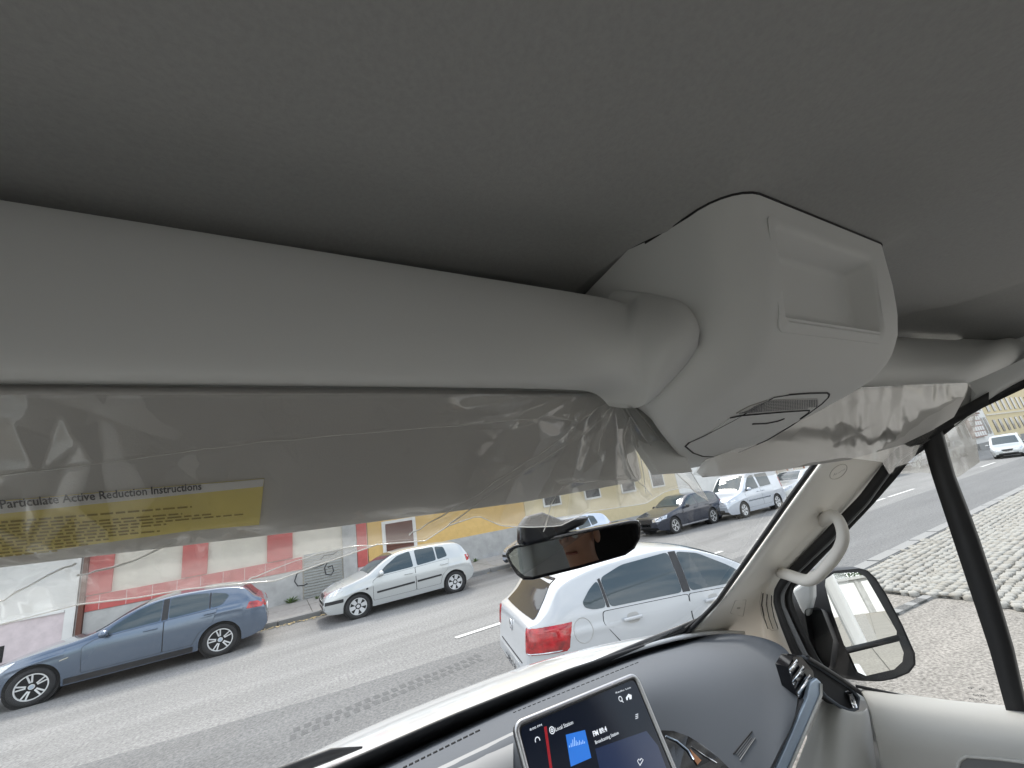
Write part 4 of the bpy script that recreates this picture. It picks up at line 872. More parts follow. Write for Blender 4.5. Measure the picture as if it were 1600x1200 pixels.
    for s in (-1, 1):
        for q in S['win']: overlay('side_window', bv, rpoly(q, .05), 'side', gm, root, .004, .08, s)
        for q in S.get('pil', []): overlay('window_post', bv, q, 'side', M['black'], root, .005, .1, s)
        for q, hpos in S['doors']:
            gp = overlay('door_gap', bv, rpoly([(x + (.007 if x > sum(p[0] for p in q)/len(q) else -.007), z + (.006 if z > sum(p[1] for p in q)/len(q) else -.006)) for x, z in q], .03), 'side', M['under'], root, .0015, .1, s)
            dd = overlay('door', bv, rpoly(q, .03), 'side', pm, root, .0035, .1, s)
            if hpos:
                h = bv.ray_cast(Vector((hpos[0], s*3, hpos[1])), Vector((0, -s, 0)))[0]
                if h is not None:
                    if S.get('cup'): overlay('handle_cup_shade', bv, rpoly([(hpos[0]-.085, hpos[1]-.05), (hpos[0]+.05, hpos[1]-.05), (hpos[0]+.05, hpos[1]+.045), (hpos[0]-.085, hpos[1]+.045)], .04), 'side', S.get('cup_shade_m', M['conc']), dd, .0055, .04, s)  # darker grey patch paints the shade inside the handle recess
                    hd = box('handle', h + Vector((0, s*.028, 0)), (.21, .026, .032), S.get('handm', pm), dd, bevel=.011)
        for nm_, q, mm in S.get('side', []): overlay(nm_, bv, rpoly(q, .012), 'side', mm, root, .012 if nm_ in ('rub_strip', 'wheel_arch_trim') else .006, .08, s)
        mp2 = S['mir']; h = bv.ray_cast(Vector((mp2[0], s*3, mp2[1] - .05)), Vector((0, -s, 0)))[0]
        if h is not None:
            b_ = bmesh.new(); bmesh.ops.create_icosphere(b_, subdivisions=2, radius=1, matrix=Matrix.Translation(h + Vector((-.02, s*.13, .05))) @ Matrix.Diagonal((.07, .11, .075, 1)))
            dm = frombm('door_mirror', b_, S.get('mirm', pm), root, True); box('mirror_foot', h + Vector((-.01, s*.03, 0)), (.06, .09, .04), M['black'], dm)
    for ax in ('top', 'front', 'rear'):
        for nm_, q, mm in S.get(ax, []) if ax != 'top' else S.get('topo', []):
            overlay(nm_, bv, rpoly(q, .025), ax, mm, root, .014 if ax == 'top' else .006, .06, 1, L)
    root['_bv'] = 0
    return root, bv
def mir(q): return [(-a, b) for a, b in q][::-1]
# --- body shapes (metres from the nose; heights above the road)
HATCH = dict(L=4.32, W=1.76, fo=.80, wb=2.69, r=.315, wheel='double5', cr=.86,
    top=[(0, .56), (.04, .66), (.25, .76), (.8, .88), (1.35, .965), (1.5, 1.01), (2.0, 1.28), (2.35, 1.40), (2.75, 1.435), (3.3, 1.415), (3.72, 1.36), (3.88, 1.30), (4.08, 1.09), (4.2, .99), (4.28, .88), (4.32, .62)],
    sho=[(0, .52), (.1, .62), (.5, .73), (1.2, .85), (1.6, .90), (2.6, .935), (3.6, .975), (4.1, .95), (4.25, .88), (4.32, .58)],
    win=[[(1.66, .925), (1.80, 1.06), (2.12, 1.245), (2.44, 1.345), (2.50, 1.35), (2.50, .965)], [(2.62, .97), (2.62, 1.355), (2.95, 1.35), (3.27, 1.31), (3.27, 1.0)], [(3.31, 1.0), (3.31, 1.305), (3.56, 1.235), (3.62, 1.18), (3.50, 1.02)]],
    pil=[[(2.51, .96), (2.51, 1.355), (2.61, 1.36), (2.61, .965)], [(3.275, .995), (3.275, 1.31), (3.305, 1.305), (3.305, .998)]],
    doors=[([(1.42, .36), (1.40, .80), (1.56, .885), (2.55, .94), (2.55, .36)], (2.36, .84)), ([(2.565, .36), (2.565, .94), (3.42, .965), (3.34, .70), (3.12, .56), (3.02, .36)], (3.30, .90))],
    side=[('sill_panel', [(1.2, .22), (1.2, .32), (3.04, .32), (3.04, .22)], M['black']), ('tail_lamp', [(3.93, .83), (3.98, .96), (4.24, .93), (4.29, .80)], M['taill']), ('headlamp', [(.05, .62), (.20, .73), (.55, .79), (.40, .66)], M['headl']), ('side_repeater', [(1.12, .66), (1.24, .69), (1.23, .67), (1.12, .645)], M['chrome'])],
    rear=[('rear_window', [(-.56, 1.06), (-.48, 1.30), (.48, 1.30), (.56, 1.06)], M['cglassD']), ('tail_lamp', [(.52, .80), (.5, .92), (.84, .95), (.84, .82)], M['taill']), ('tail_lamp', mir([(.52, .80), (.5, .92), (.84, .95), (.84, .82)]), M['taill']), ('rear_plate', [(-.26, .66), (-.26, .77), (.26, .77), (.26, .66)], M['plate']), ('rear_apron', [(-.7, .32), (-.7, .46), (.7, .46), (.7, .32)], M['black'])],
    front=[('grille', [(.03, .50), (.03, .62), (.30, .64), (.26, .50)], M['black']), ('grille', mir([(.03, .50), (.03, .62), (.30, .64), (.26, .50)]), M['black']), ('headlamp', [(.38, .55), (.38, .66), (.74, .70), (.76, .60)], M['headl']), ('headlamp', mir([(.38, .55), (.38, .66), (.74, .70), (.76, .60)]), M['headl'])],
    topo=[('windscreen', [(1.50, -.62), (1.50, .62), (2.2, .52), (2.2, -.52)], M['cglass'])], mir=(1.72, .97))
SMALL = dict(L=3.81, W=1.64, fo=.74, wb=2.47, r=.285, wheel='cover', rimm=M['rimp'], cr=.7,
    top=[(0, .55), (.05, .66), (.35, .80), (.85, .94), (1.0, 1.0), (1.45, 1.27), (1.75, 1.385), (2.15, 1.42), (2.9, 1.405), (3.35, 1.36), (3.5, 1.27), (3.66, 1.02), (3.74, .9), (3.79, .72), (3.81, .6)],
    sho=[(0, .50), (.1, .60), (.5, .76), (1.0, .87), (1.5, .90), (2.6, .935), (3.4, .95), (3.65, .90), (3.81, .56)],
    win=[[(1.22, .905), (1.42, 1.09), (1.75, 1.29), (2.08, 1.345), (2.12, .935)], [(2.22, .94), (2.20, 1.345), (2.72, 1.335), (2.74, .975)], [(2.775, .98), (2.76, 1.33), (3.0, 1.285), (3.06, 1.02)]],
    doors=[([(1.10, .34), (1.10, .80), (1.22, .87), (2.15, .905), (2.15, .34)], (1.98, .79)), ([(2.165, .34), (2.165, .905), (3.08, .945), (3.02, .68), (2.86, .55), (2.80, .34)], (2.94, .83))],
    side=[('rub_strip', [(1.18, .49), (1.18, .535), (2.12, .565), (2.12, .52)], M['black']), ('rub_strip', [(2.19, .522), (2.19, .568), (2.84, .588), (2.84, .545)], M['black']), ('headlamp', [(.10, .66), (.16, .76), (.48, .84), (.40, .70)], M['headl']), ('bumper_strip', [(.02, .44), (.03, .52), (.42, .54), (.42, .46)], M['black']), ('tail_lamp', [(3.60, .78), (3.56, .96), (3.68, .95), (3.76, .80)], M['taill']), ('side_repeater', [(.93, .63), (.93, .67), (.98, .675), (.98, .635)], M['black'])],
    rear=[('rear_window', [(-.55, .98), (-.48, 1.28), (.48, 1.28), (.55, .98)], M['cglassD']), ('rear_plate', [(-.26, .66), (-.26, .77), (.26, .77), (.26, .66)], M['plate'])],
    front=[('headlamp', [(.34, .60), (.34, .70), (.70, .80), (.72, .64)], M['headl']), ('headlamp', mir([(.34, .60), (.34, .70), (.70, .80), (.72, .64)]), M['headl']), ('grille', [(-.30, .58), (-.33, .66), (.33, .66), (.30, .58)], M['black']), ('bumper_strip', [(-.6, .44), (-.6, .52), (.6, .52), (.6, .44)], M['black']), ('fog_lamp', [(-.62, .33), (-.62, .41), (-.52, .41), (-.52, .33)], M['headl']), ('front_plate', [(-.26, .42), (-.26, .53), (.26, .53), (.26, .42)], M['plate']), ('air_intake', [(-.40, .28), (-.40, .38), (.40, .38), (.40, .28)], M['black'])],
    topo=[('windscreen', [(1.02, -.60), (1.02, .60), (1.66, .52), (1.66, -.52)], M['cglass'])], mir=(1.30, .955), mirm=M['p_silver'])
ESTATE = dict(L=4.59, W=1.77, fo=.90, wb=2.65, r=.315, wheel='double5', cr=.82,
    top=[(0, .54), (.05, .66), (.4, .78), (1.0, .90), (1.4, .97), (1.55, 1.01), (2.1, 1.30), (2.4, 1.40), (2.9, 1.43), (3.6, 1.41), (4.1, 1.34), (4.25, 1.25), (4.46, .98), (4.55, .88), (4.59, .62)],
    sho=[(0, .50), (.1, .62), (.6, .75), (1.3, .87), (1.7, .90), (2.8, .93), (3.9, .96), (4.4, .93), (4.59, .58)],
    win=[[(1.74, .925), (1.95, 1.10), (2.25, 1.29), (2.58, 1.35), (2.60, .955)], [(2.70, .96), (2.68, 1.355), (3.30, 1.34), (3.34, .975)], [(3.40, .98), (3.37, 1.335), (3.80, 1.29), (4.05, 1.14), (4.02, 1.03)]],
    doors=[([(1.50, .34), (1.48, .80), (1.62, .88), (2.63, .93), (2.63, .34)], (2.45, .83)), ([(2.645, .34), (2.645, .93), (3.45, .95), (3.40, .70), (3.2, .56), (3.1, .34)], (3.28, .85))],
    side=[('headlamp', [(.06, .60), (.2, .72), (.58, .77), (.45, .64)], M['headl']), ('tail_lamp', [(4.30, .78), (4.28, .92), (4.5, .9), (4.55, .78)], M['taill']), ('sill_panel', [(1.3, .22), (1.3, .27), (3.1, .27), (3.1, .22)], M['chrome'])],
    rear=[('rear_window', [(-.56, 1.0), (-.5, 1.28), (.5, 1.28), (.56, 1.0)], M['cglassD'])],
    front=[('grille', [(-.26, .32), (-.32, .64), (.32, .64), (.26, .32)], M['black']), ('headlamp', [(.40, .54), (.40, .66), (.74, .70), (.76, .58)], M['headl']), ('headlamp', mir([(.40, .54), (.40, .66), (.74, .70), (.76, .58)]), M['headl']), ('front_plate', [(-.26, .38), (-.26, .49), (.26, .49), (.26, .38)], M['plate'])],
    topo=[('windscreen', [(1.55, -.64), (1.55, .64), (2.28, .54), (2.28, -.54)], M['cglass'])], mir=(1.82, .96), mirm=M['black'])
MPV = dict(L=4.40, W=1.79, fo=.88, wb=2.68, r=.315, wheel='cover', rimm=M['rimp'], tum=.16, cr=.7, kb=.06,
    top=[(0, .58), (.05, .72), (.4, .90), (.9, 1.03), (1.05, 1.09), (1.5, 1.45), (1.8, 1.68), (2.1, 1.79), (2.6, 1.83), (3.8, 1.82), (4.22, 1.78), (4.33, 1.6), (4.38, 1.1), (4.40, .6)],
    sho=[(0, .54), (.1, .68), (.5, .86), (1.1, .99), (1.8, 1.03), (4.2, 1.07), (4.34, 1.0), (4.40, .56)],
    win=[[(1.30, 1.05), (1.55, 1.33), (1.86, 1.58), (2.12, 1.64), (2.30, 1.64), (2.36, 1.07)], [(2.50, 1.08), (2.46, 1.64), (3.42, 1.64), (3.42, 1.10)]],
    doors=[([(1.22, .36), (1.20, .95), (1.30, 1.02), (2.42, 1.05), (2.42, .36)], (2.22, .93)), ([(2.44, .36), (2.44, 1.05), (3.48, 1.07), (3.44, .75), (3.2, .60), (3.1, .36)], (2.62, .93))],
    side=[('rub_strip', [(1.3, .60), (1.3, .65), (3.05, .65), (3.05, .60)], M['p_grey']), ('headlamp', [(.04, .66), (.12, .82), (.5, .92), (.42, .74)], M['headl']), ('tail_lamp', [(4.22, .9), (4.22, 1.35), (4.34, 1.35), (4.37, .9)], M['taill'])],
    rear=[('rear_window', [(-.6, 1.15), (-.55, 1.6), (.55, 1.6), (.6, 1.15)], M['cglassD'])],
    front=[('headlamp', [(.34, .60), (.34, .72), (.72, .80), (.74, .66)], M['headl']), ('headlamp', mir([(.34, .60), (.34, .72), (.72, .80), (.74, .66)]), M['headl']), ('grille', [(-.20, .50), (-.32, .70), (.32, .70), (.20, .50)], M['black']), ('air_intake', [(-.5, .30), (-.5, .42), (.5, .42), (.5, .30)], M['black']), ('front_plate', [(-.26, .44), (-.26, .55), (.26, .55), (.26, .44)], M['plate'])],
    topo=[('windscreen', [(1.10, -.68), (1.10, .68), (1.78, .62), (1.78, -.62)], M['cglass'])], mir=(1.42, 1.10))
WHITE = dict(L=3.97, W=1.68, fo=.80, wb=2.47, r=.30, wheel='five', cr=.80, cup=True, kb=.20, rbk=.55, tum=.36,
    top=[(0, .55), (.05, .66), (.35, .80), (.9, .93), (1.05, .99), (1.5, 1.25), (1.85, 1.39), (2.3, 1.455), (2.9, 1.435), (3.35, 1.365), (3.50, 1.31), (3.68, 1.11), (3.80, .995), (3.885, .96), (3.915, .86), (3.935, .70), (3.955, .60), (3.97, .54)],
    sho=[(0, .50), (.1, .60), (.5, .76), (1.0, .87), (1.5, .90), (2.6, .945), (3.4, .975), (3.65, .96), (3.8, .945), (3.88, .92), (3.92, .78), (3.97, .46)],
    win=[[(1.26, .92), (1.46, 1.10), (1.78, 1.30), (2.04, 1.365), (2.07, .955)], [(2.17, .96), (2.14, 1.375), (2.75, 1.35), (3.04, 1.27), (3.03, .99)], [(3.07, .995), (3.08, 1.26), (3.20, 1.19), (3.31, 1.09), (3.30, 1.04), (3.22, 1.005)]],
    pil=[[(2.075, .955), (2.045, 1.37), (2.135, 1.375), (2.165, .96)], [(3.035, .99), (3.045, 1.272), (3.075, 1.262), (3.065, .995)]],
    doors=[([(1.10, .34), (1.10, .80), (1.24, .88), (2.105, .93), (2.14, .72), (2.12, .34)], (1.85, .83)), ([(2.12, .34), (2.155, .72), (2.12, .93), (3.12, .965), (3.14, .86), (3.00, .66), (2.86, .56), (2.74, .34)], (2.83, .85))],
    side=[('headlamp', [(.06, .62), (.2, .74), (.55, .80), (.42, .66)], M['headl'])],
    rear=[('rear_window', [(-.61, .985), (-.54, 1.10), (-.48, 1.32), (.48, 1.32), (.54, 1.10), (.61, .985)], M['cglassD']), ('rear_plate', [(-.26, .40), (-.26, .51), (.26, .51), (.26, .40)], M['plate']), ('plate_recess', [(-.36, .36), (-.36, .55), (.36, .55), (.36, .36)], M['p_white']), ('bumper_gap', [(-.50, .578), (-.50, .586), (.50, .586), (.50, .578)], M['under'])],
    front=[('headlamp', [(.40, .54), (.40, .66), (.72, .72), (.74, .58)], M['headl']), ('headlamp', mir([(.40, .54), (.40, .66), (.72, .72), (.74, .58)]), M['headl']), ('grille', [(-.38, .56), (-.38, .62), (.38, .62), (.38, .56)], M['black'])],
    topo=[('windscreen', [(1.06, -.62), (1.06, .62), (1.74, .52), (1.74, -.52)], M['cglass'])], mir=(1.40, .955))

GRP = 'cars parked along the far kerb'
CY = 11.45 + .80                            # centre line of the parked row
c1, b1 = car('hatchback_car', 'dark blue grey metallic hatchback with double spoke wheels below the left sun visor', GRP, (-3.70 - .80 - .02, CY + .05), 0, HATCH, M['p_grey'])
c2_, b2 = car('hatchback_car', 'pale silver small hatchback with black side strips in front of the roller shutter', GRP, (1.67 - .74, CY - .02), 0, SMALL, M['p_silver'])
S3 = dict(SMALL); S3['mirm'] = M['p_ice']
car('hatchback_car', 'ice blue hatchback half hidden behind the rear view mirror', GRP, (6.35, CY + .05), 0, S3, M['p_ice'])
car('estate_car', 'dark blue estate car with pale alloy wheels behind the silver blue van', GRP, (13.0 - .9 * .86, CY - .05), 0, ESTATE, M['p_dark'], ls=.86, zs=.93)
car('compact_van', 'tall silver blue passenger van parked before the pink doorway', GRP, (16.55 - .88 * .92, CY - .55), 0, MPV, M['p_mpv'], ls=.92, zs=.97)
S5 = dict(HATCH); S5['wheel'] = 'five'
car('hatchback_car', 'pale silver hatchback parked next beyond the tall silver blue van', GRP, (21.0, CY), 0, S5, M['p_silver'], zs=.98)
car('hatchback_car', 'dark hatchback seen under the film over the passenger visor', GRP, (29.5, CY), 0, S5, M['p_dark'])
car('hatchback_car', 'small silver hatchback seen through the film beside the window bar', GRP, (36.5, CY), 0, SMALL, M['p_mpv'])
car('hatchback_car', 'silver hatchback farthest along the kerb, beyond the window bar', GRP, (43.5, CY), 0, S5, M['p_silver'])
car('small_suv', 'silver car driving down the road by the bend', None, (38.0, 7.5), R_(8), MPV, M['p_silver'], ls=.8, zs=.75)
th_ = R_(-15.4); L5 = .985
c9, b9 = car('white_hatchback', 'white hatchback with a red tail lamp turning in just past the bonnet', None, (2.236 + math.cos(th_) * 3.97 * L5, 4.66 + math.sin(th_) * 3.97 * L5), th_ + math.pi, WHITE, M['p_white'], ls=L5, zs=.925)
# marks on the cars
def ringmark(name, par, c, ax, ay, r, th, m, n=20): return tube(name, [c + ax * r * math.cos(t) + ay * r * math.sin(t) for t in np.linspace(0, 6.283, n + 1)[:-1]], th, m, par, n=6, closed=True)
def hitr(bv, y, z, L): return bv.ray_cast(Vector((L + 1, y, z)), Vector((-1, 0, 0)))[0]
e0 = hitr(b9, 0, .83, 3.97) + Vector((.006, 0, 0)); ey = Vector((0, -1, 0)); ez = Vector((0, 0, 1))
bdg = ringmark('tailgate_badge', c9, e0, ey, ez, .058, .006, M['chrome'])
tube('badge_stroke', [e0 + ey*a + ez*b for a, b in ((-.03, .045), (0, .004), (.03, .045))], .006, M['chrome'], bdg, n=5); tube('badge_stroke', [e0 + ey*a + ez*b for a, b in ((-.05, .02), (-.025, -.045), (0, .0), (.025, -.045), (.05, .02))], .006, M['chrome'], bdg, n=5)
for s in (-1, 1):                                              # tail lamps wrapped round the rear corners
    def wrap(p0, p1, z0, z1, off, name, m, nz=9, nu=14):
        rows = []
        for j in range(nz):
            q = j / (nz - 1); z = z0 + (z1 - z0) * q; e = (1 - abs(2*q - 1) ** 6) * .0; row = []
            for i in range(nu):
                u = i / (nu - 1); ph = R_(p0 + (p1 - p0 + 6 * (q - .5)) * u); dr = Vector((math.cos(ph), s * math.sin(ph), 0)); cc = Vector((3.2, s * .25, z))
                h = b9.ray_cast(cc + dr * 2, -dr); hp_ = h[0] if h[0] is not None else b9.find_nearest(cc + dr * .8)[0]
                k = min(min(u, 1 - u) / .10, min(q, 1 - q) / .12, 1); row.append(hp_ + dr * (off * (1 - (1 - k) ** 2) - .006))
            rows.append(row)
        return loft(name, rows, m, c9)
    wrap(26, 63, .69, .955, .022, 'tail_lamp', M['taill']); wrap(29, 56, .702, .728, .026, 'reversing_lamp', M['headl'], 4)
def hits(bv, x, z, s): return bv.ray_cast(Vector((x, s*3, z)), Vector((0, -s, 0)))
for s in (1,):
    q = [hits(b9, 3.37 + .10 * math.cos(t), .845 + .115 * math.sin(t), s) for t in np.linspace(0, 6.283, 29)[:-1]]
    tube('fuel_flap', [h[0] + h[1] * .001 for h in q], .004, M['conc'], c9, n=5, closed=True)
for bv, cc, sp in ((b9, c9, 'B·208C'),):
    a = hitr(bv, .24, .425, 3.97) + Vector((.014, 0, 0)); b = hitr(bv, -.24, .425, 3.97) + Vector((.014, 0, 0)); fit('plate_text', sp, a, b, .09, Vector((0, 0, 1)), M['ink'], cc, bold=.02)
for cc in (c1,):
    for o in [o for o in cc.children if o.name.startswith('wheel')]:
        s = -1 if o.location.y < 0 else 1
        bm = bmesh.new(); bmesh.ops.create_cone(bm, cap_ends=True, segments=16, radius1=.03, radius2=.03, depth=.01, matrix=Matrix.Translation((0, s*.088, 0)) @ Matrix.Rotation(math.pi/2, 4, 'X')); frombm('hub_cap', bm, M['scr_lb'] if False else M['blue'], o)

# ------------------------------------------------------------------ clear film over the sun visors
def crease(nr, seed, f0, f1):
    r = random.Random(seed); L = [(r.uniform(0, math.pi), r.uniform(f0, f1), r.uniform(0, 9), r.uniform(.4, 1)) for _ in range(nr)]
    def fn(x, y):
        v = 0
        for a, f, p, w_ in L:
            q = (math.cos(a) * x + math.sin(a) * y) * f + p + .35 * math.sin(3 * (math.sin(a) * x - math.cos(a) * y) + p); t = abs((q % 1) * 2 - 1); v += w_ * max(0, t - .62) / .38 / (f / f0) ** .7
        return v
    return fn
M['film'] = glassmat('clear film', (.93, .93, .92),   .11, 3.0, .17, (.90, .89, .87))
M['film2'] = glassmat('clear film over the right visor', (.93, .93, .92), .10, 1.7, .15, (.88, .87, .85))
def film(name, T, B, pos, nrm_, nu, nv, amp, seed, m=None, **k):
    Tp = poly_interp([Vector((*q, 0)) for q in T], nu); Bp = poly_interp([Vector((*q, 0)) for q in B], nu); c1_, c2_ = crease(6, seed, 3, 7), crease(6, seed + 1, 9, 18)
    rows = []
    for i in range(nu):
        r = []
        for j in range(nv):
            t = j / (nv - 1); p = Tp[i].lerp(Bp[i], t); u = i / (nu - 1)
            x, y = p.x / 400, p.y / 400; a = amp(u, t); d = a * (c1_(x, y) * .6 + c2_(x, y) * .40)
            r.append(pos(p.x, p.y, u, t, d))
        rows.append(r)
    return loft(name, rows, m or M['film'], None, smooth=True, **k)
class Crumple:                                               # flat facets between sharp creases, as crushed film has
    def __init__(s, seed, x0, x1, y0, y1, step, keep=1.0):
        r = random.Random(seed); s.step = step; s.c = {}
        for i in range(int((x1 - x0) / step) + 1):
            for j in range(int((y1 - y0) / step) + 1):
                if r.random() < keep: s.c.setdefault((i, j), []).append((x0 + (i + r.uniform(.05, .95)) * step, y0 + (j + r.uniform(.05, .95)) * step, r.uniform(0, 3.14), r.uniform(.35, 1.3)))
        s.x0, s.y0 = x0, y0
    def __call__(s, x, y):
        i, j = int((x - s.x0) // s.step), int((y - s.y0) // s.step); best = 3 * s.step
        for a in (-2, -1, 0, 1, 2):
            for b in (-2, -1, 0, 1, 2):
                for (u, v, t, k) in s.c.get((i + a, j + b), ()):
                    dx, dy = x - u, y - v; c, q = math.cos(t), math.sin(t); best = min(best, abs(c*dx + q*dy) + k * abs(-q*dx + c*dy))
        return best
crA, crB, crC = Crumple(4, 560, 1180, 580, 900, 62), Crumple(5, -300, 1180, 560, 1050, 34), Crumple(9, -300, 1180, 560, 1050, 90)
def seg(x, y, L):
    m_ = 1e9
    for (a, b), (c, d) in zip(L, L[1:]):
        ex, ey = c - a, d - b; t = min(max(((x-a)*ex + (y-b)*ey) / (ex*ex + ey*ey), 0), 1); m_ = min(m_, math.hypot(x - a - ex*t, y - b - ey*t))
    return m_
FOLDS = [(((-230, 775), (0, 744), (250, 712), (430, 688), (640, 673), (860, 651), (905, 660)), 5, .0012), (((640, 835), (720, 790), (800, 735), (860, 700), (905, 660), (930, 640), (962, 622)), 9, .0035), (((700, 822), (780, 760), (860, 712), (930, 668), (958, 630)), 8, .003),
    (((962, 622), (955, 650), (932, 700), (940, 722)), 7, .003), (((985, 650), (972, 690), (985, 740), (1020, 775)), 8, .004), (((870, 755), (930, 752), (985, 748)), 6, .002), (((850, 830), (868, 765), (905, 750)), 9, .004), (((390, 905), (450, 880), (520, 858), (590, 851)), 6, .002), (((0, 940), (70, 900), (120, 880)), 8, .0025), (((120, 900), (200, 880), (270, 850)), 7, .002), (((968, 622), (1010, 690), (1060, 745), (1100, 780)), 9, .004), (((962, 622), (1000, 700), (1010, 770)), 7, .003)]
def foldL(x, y, u, t):
    s_ = y - (885 - .118 * x); k = ss(640, 800, x) * ss(612, 650, y); b_ = ss(-30, 12, s_) * (1 - k)
    dx, dy = x - 962, y - 560; rr_ = math.hypot(dx, dy); an = math.atan2(dy, -dx) * 190; fx, fy = 880 + rr_ * .38, 560 + (an - 30)
    fx, fy = min(max(fx, 570), 1170), min(max(fy, 590), 890)
    v = k * (.00030 * crA(fx, fy) + .00004 * crB(x, y)) + b_ * (.00009 * crB(x * .45, y * 1.2 - 100) + .00008 * crC(x * .6, y)) + .000025 * crC(x, y)
    for L, w_, h in FOLDS:
        d_ = seg(x, y, L)
        if d_ < w_: v += h * .6 * (1 - d_ / w_)
    return v
fl = film('plastic_film', [(-230, 617), (300, 617), (640, 616), (880, 615), (955, 616), (976, 621), (1003, 650), (1030, 684), (1062, 712), (1078, 735), (1106, 781)],
     [(-230, 1010), (0, 976), (120, 945), (215, 934), (290, 921), (387, 911), (430, 908), (500, 882), (590, 851), (665, 845), (700, 822), (747, 806), (784, 822), (830, 824), (875, 822), (919, 800), (1009, 787), (1040, 768), (1075, 760), (1108, 784)],
     lambda x, y, u, t, d: pv(x, y, .004 + foldL(x, y, u, t)), None, 330, 120, lambda u, t: 0, 5, label='clear crumpled plastic film over the left sun visor with the yellow label', cat='plastic film', group='protective films on the sun visors')
M['fold'] = glassmat('film fold', (.95, .95, .94), .08, 3, .55, (.92, .91, .88))
rf_ = random.Random(12)
for L, w_, h in FOLDS:
    q = chaikin([Vector((*p, 0)) for p in L], 2, False); q = [(p.x + rf_.uniform(-1.2, 1.2), p.y + rf_.uniform(-1.2, 1.2)) for p in q]
    tube('film_fold', [pv(x, y, .0055 + foldL(x, y, 0, 0)) for x, y in q], [.0003 + .0006 * rf_.random() for _ in q], M['fold'], fl, n=5)
tube('film_edge', [pv(p.x, p.y, .006 + foldL(p.x, p.y, 0, 0)) for p in poly_interp([Vector((*q, 0)) for q in ((-230, 1010), (0, 976), (120, 945), (215, 934), (290, 921), (387, 911), (430, 908), (500, 882), (590, 851), (665, 845), (700, 822), (747, 806), (784, 822), (830, 824), (875, 822), (919, 800), (1009, 787), (1040, 768), (1075, 760), (1108, 784), (1078, 735), (1062, 712), (1030, 684), (1003, 650), (976, 621))], 150)], .0006, M['fold'], fl, n=5)
rp0, rp1, rp2 = rv(RV[0], 0), rv(RV[4], .2), rv(RV[2], 1); rn = (rp1 - rp0).cross(rp2 - rp0).normalized(); rn = rn if rn.dot(CAM - rp0) > 0 else -rn
crR, crS = Crumple(31, 1000, 1600, 560, 800, 26), Crumple(33, 1000, 1600, 560, 800, 60)
def posR(x, y, u, t, d):
    k = ss(1270, 1360, x); d = k * (.00016 * crR(1.25*x - .2*y - 250, .42*y + .33*x - 120) + .00005 * crS(x, y)) + .00002 * crS(x, y)
    off = .016 + .03 * ss(.78, 1, u) * 0; return PP(x, y, rp0 + rn * (off + d), rn)
film('plastic_film', [(1096, 722), (1210, 678), (1285, 640), (1330, 612), (1352, 605), (1430, 601), (1510, 598), (1527, 618), (1524, 645), (1520, 655)],
     [(1082, 742), (1150, 748), (1205, 743), (1262, 724), (1320, 715), (1378, 722), (1390, 742), (1440, 738), (1497, 746), (1531, 722)], posR, None, 190, 60,
     lambda u, t: .0006 + .0032 * ss(.40, .55, u) * ss(.0, .12, t), 21, m=M['film2'], label='wrinkled clear plastic film hanging from the right sun visor over the side window', cat='plastic film', group='protective films on the sun visors')

# ------------------------------------------------------------------ seats and the person holding the camera, seen in the mirror
def seat(name, x, w_, label, grp='front seats'):
    s = empty(name, (x, -.52, 0), label=label, cat='seat', group=grp)
    box('cushion', (0, .12, 1.05), (w_, .5, .14), M['seat'], s, bevel=.05); box('seat_base', (0, .1, .82), (w_ * .9, .42, .32), M['black'], s, bevel=.02)
    box('backrest', (0, -.16, 1.40), (w_, .13, .66), M['seat'], s, mat=Matrix.Rotation(-.16, 4, 'X'), bevel=.05); box('headrest', (0, -.25, 1.86), (.27, .10, .19), M['seat'], s, mat=Matrix.Rotation(-.1, 4, 'X'), bevel=.04)
    for k in (-.06, .06): tube('headrest_post', [(k, -.22, 1.70), (k, -.245, 1.80)], .007, M['chrome'], s, n=8)
    return s
seat('driver_seat', -.08, .50, 'dark driver seat with the photographer sitting on it'); seat('passenger_seat', .86, .54, 'dark passenger seat under a clear film cover')
crQ = Crumple(51, -1, 3, -1, 4, .11)
def pq(u, v):
    x = .86 + (u - .5) * .66; y = -.52 - .085 - (v * .16 - .10) ; z = 1.06 + v * .92; bulge = .03 * math.sin(math.pi * u)
    return Vector((x, y + bulge + .35 * crQ(u * 1.2, v * 1.6) * .5, z))
loft('plastic_film', [[pq(u, v) for u in np.linspace(0, 1, 40)] for v in np.linspace(0, 1, 60)], M['film'], None, smooth=False, label='clear film cover over the dark passenger seat', cat='plastic film')
skin = mat('skin', (.50, .27, .18), .5, noise=.06, nscale=20); jacket = mat('dark jacket', (.015, .015, .018), .8); hair = mat('dark hair', (.02, .014, .01), .6)
def skinned(name, J, E, m, par=None, sub=2, **k):
    names = list(J); me = bpy.data.meshes.new(name); me.from_pydata([J[n_][0] for n_ in names], [(names.index(a), names.index(b)) for a, b in E], [])
    o = bpy.data.objects.new(name, me); C.objects.link(o); me.materials.append(m); o.parent = par
    sm = o.modifiers.new('skin', 'SKIN'); sm.use_smooth_shade = True
    for i, n_ in enumerate(names):
        r = J[n_][1]; me.skin_vertices[0].data[i].radius = (r, r) if not isinstance(r, tuple) else r; me.skin_vertices[0].data[i].use_root = i == 0
    s2 = o.modifiers.new('sub', 'SUBSURF'); s2.levels = sub; s2.render_levels = sub
    return setp(o, **k)
px0 = Vector((-.10, -.50, 0))
def b(x, y, z): return px0 + Vector((x, y, z))
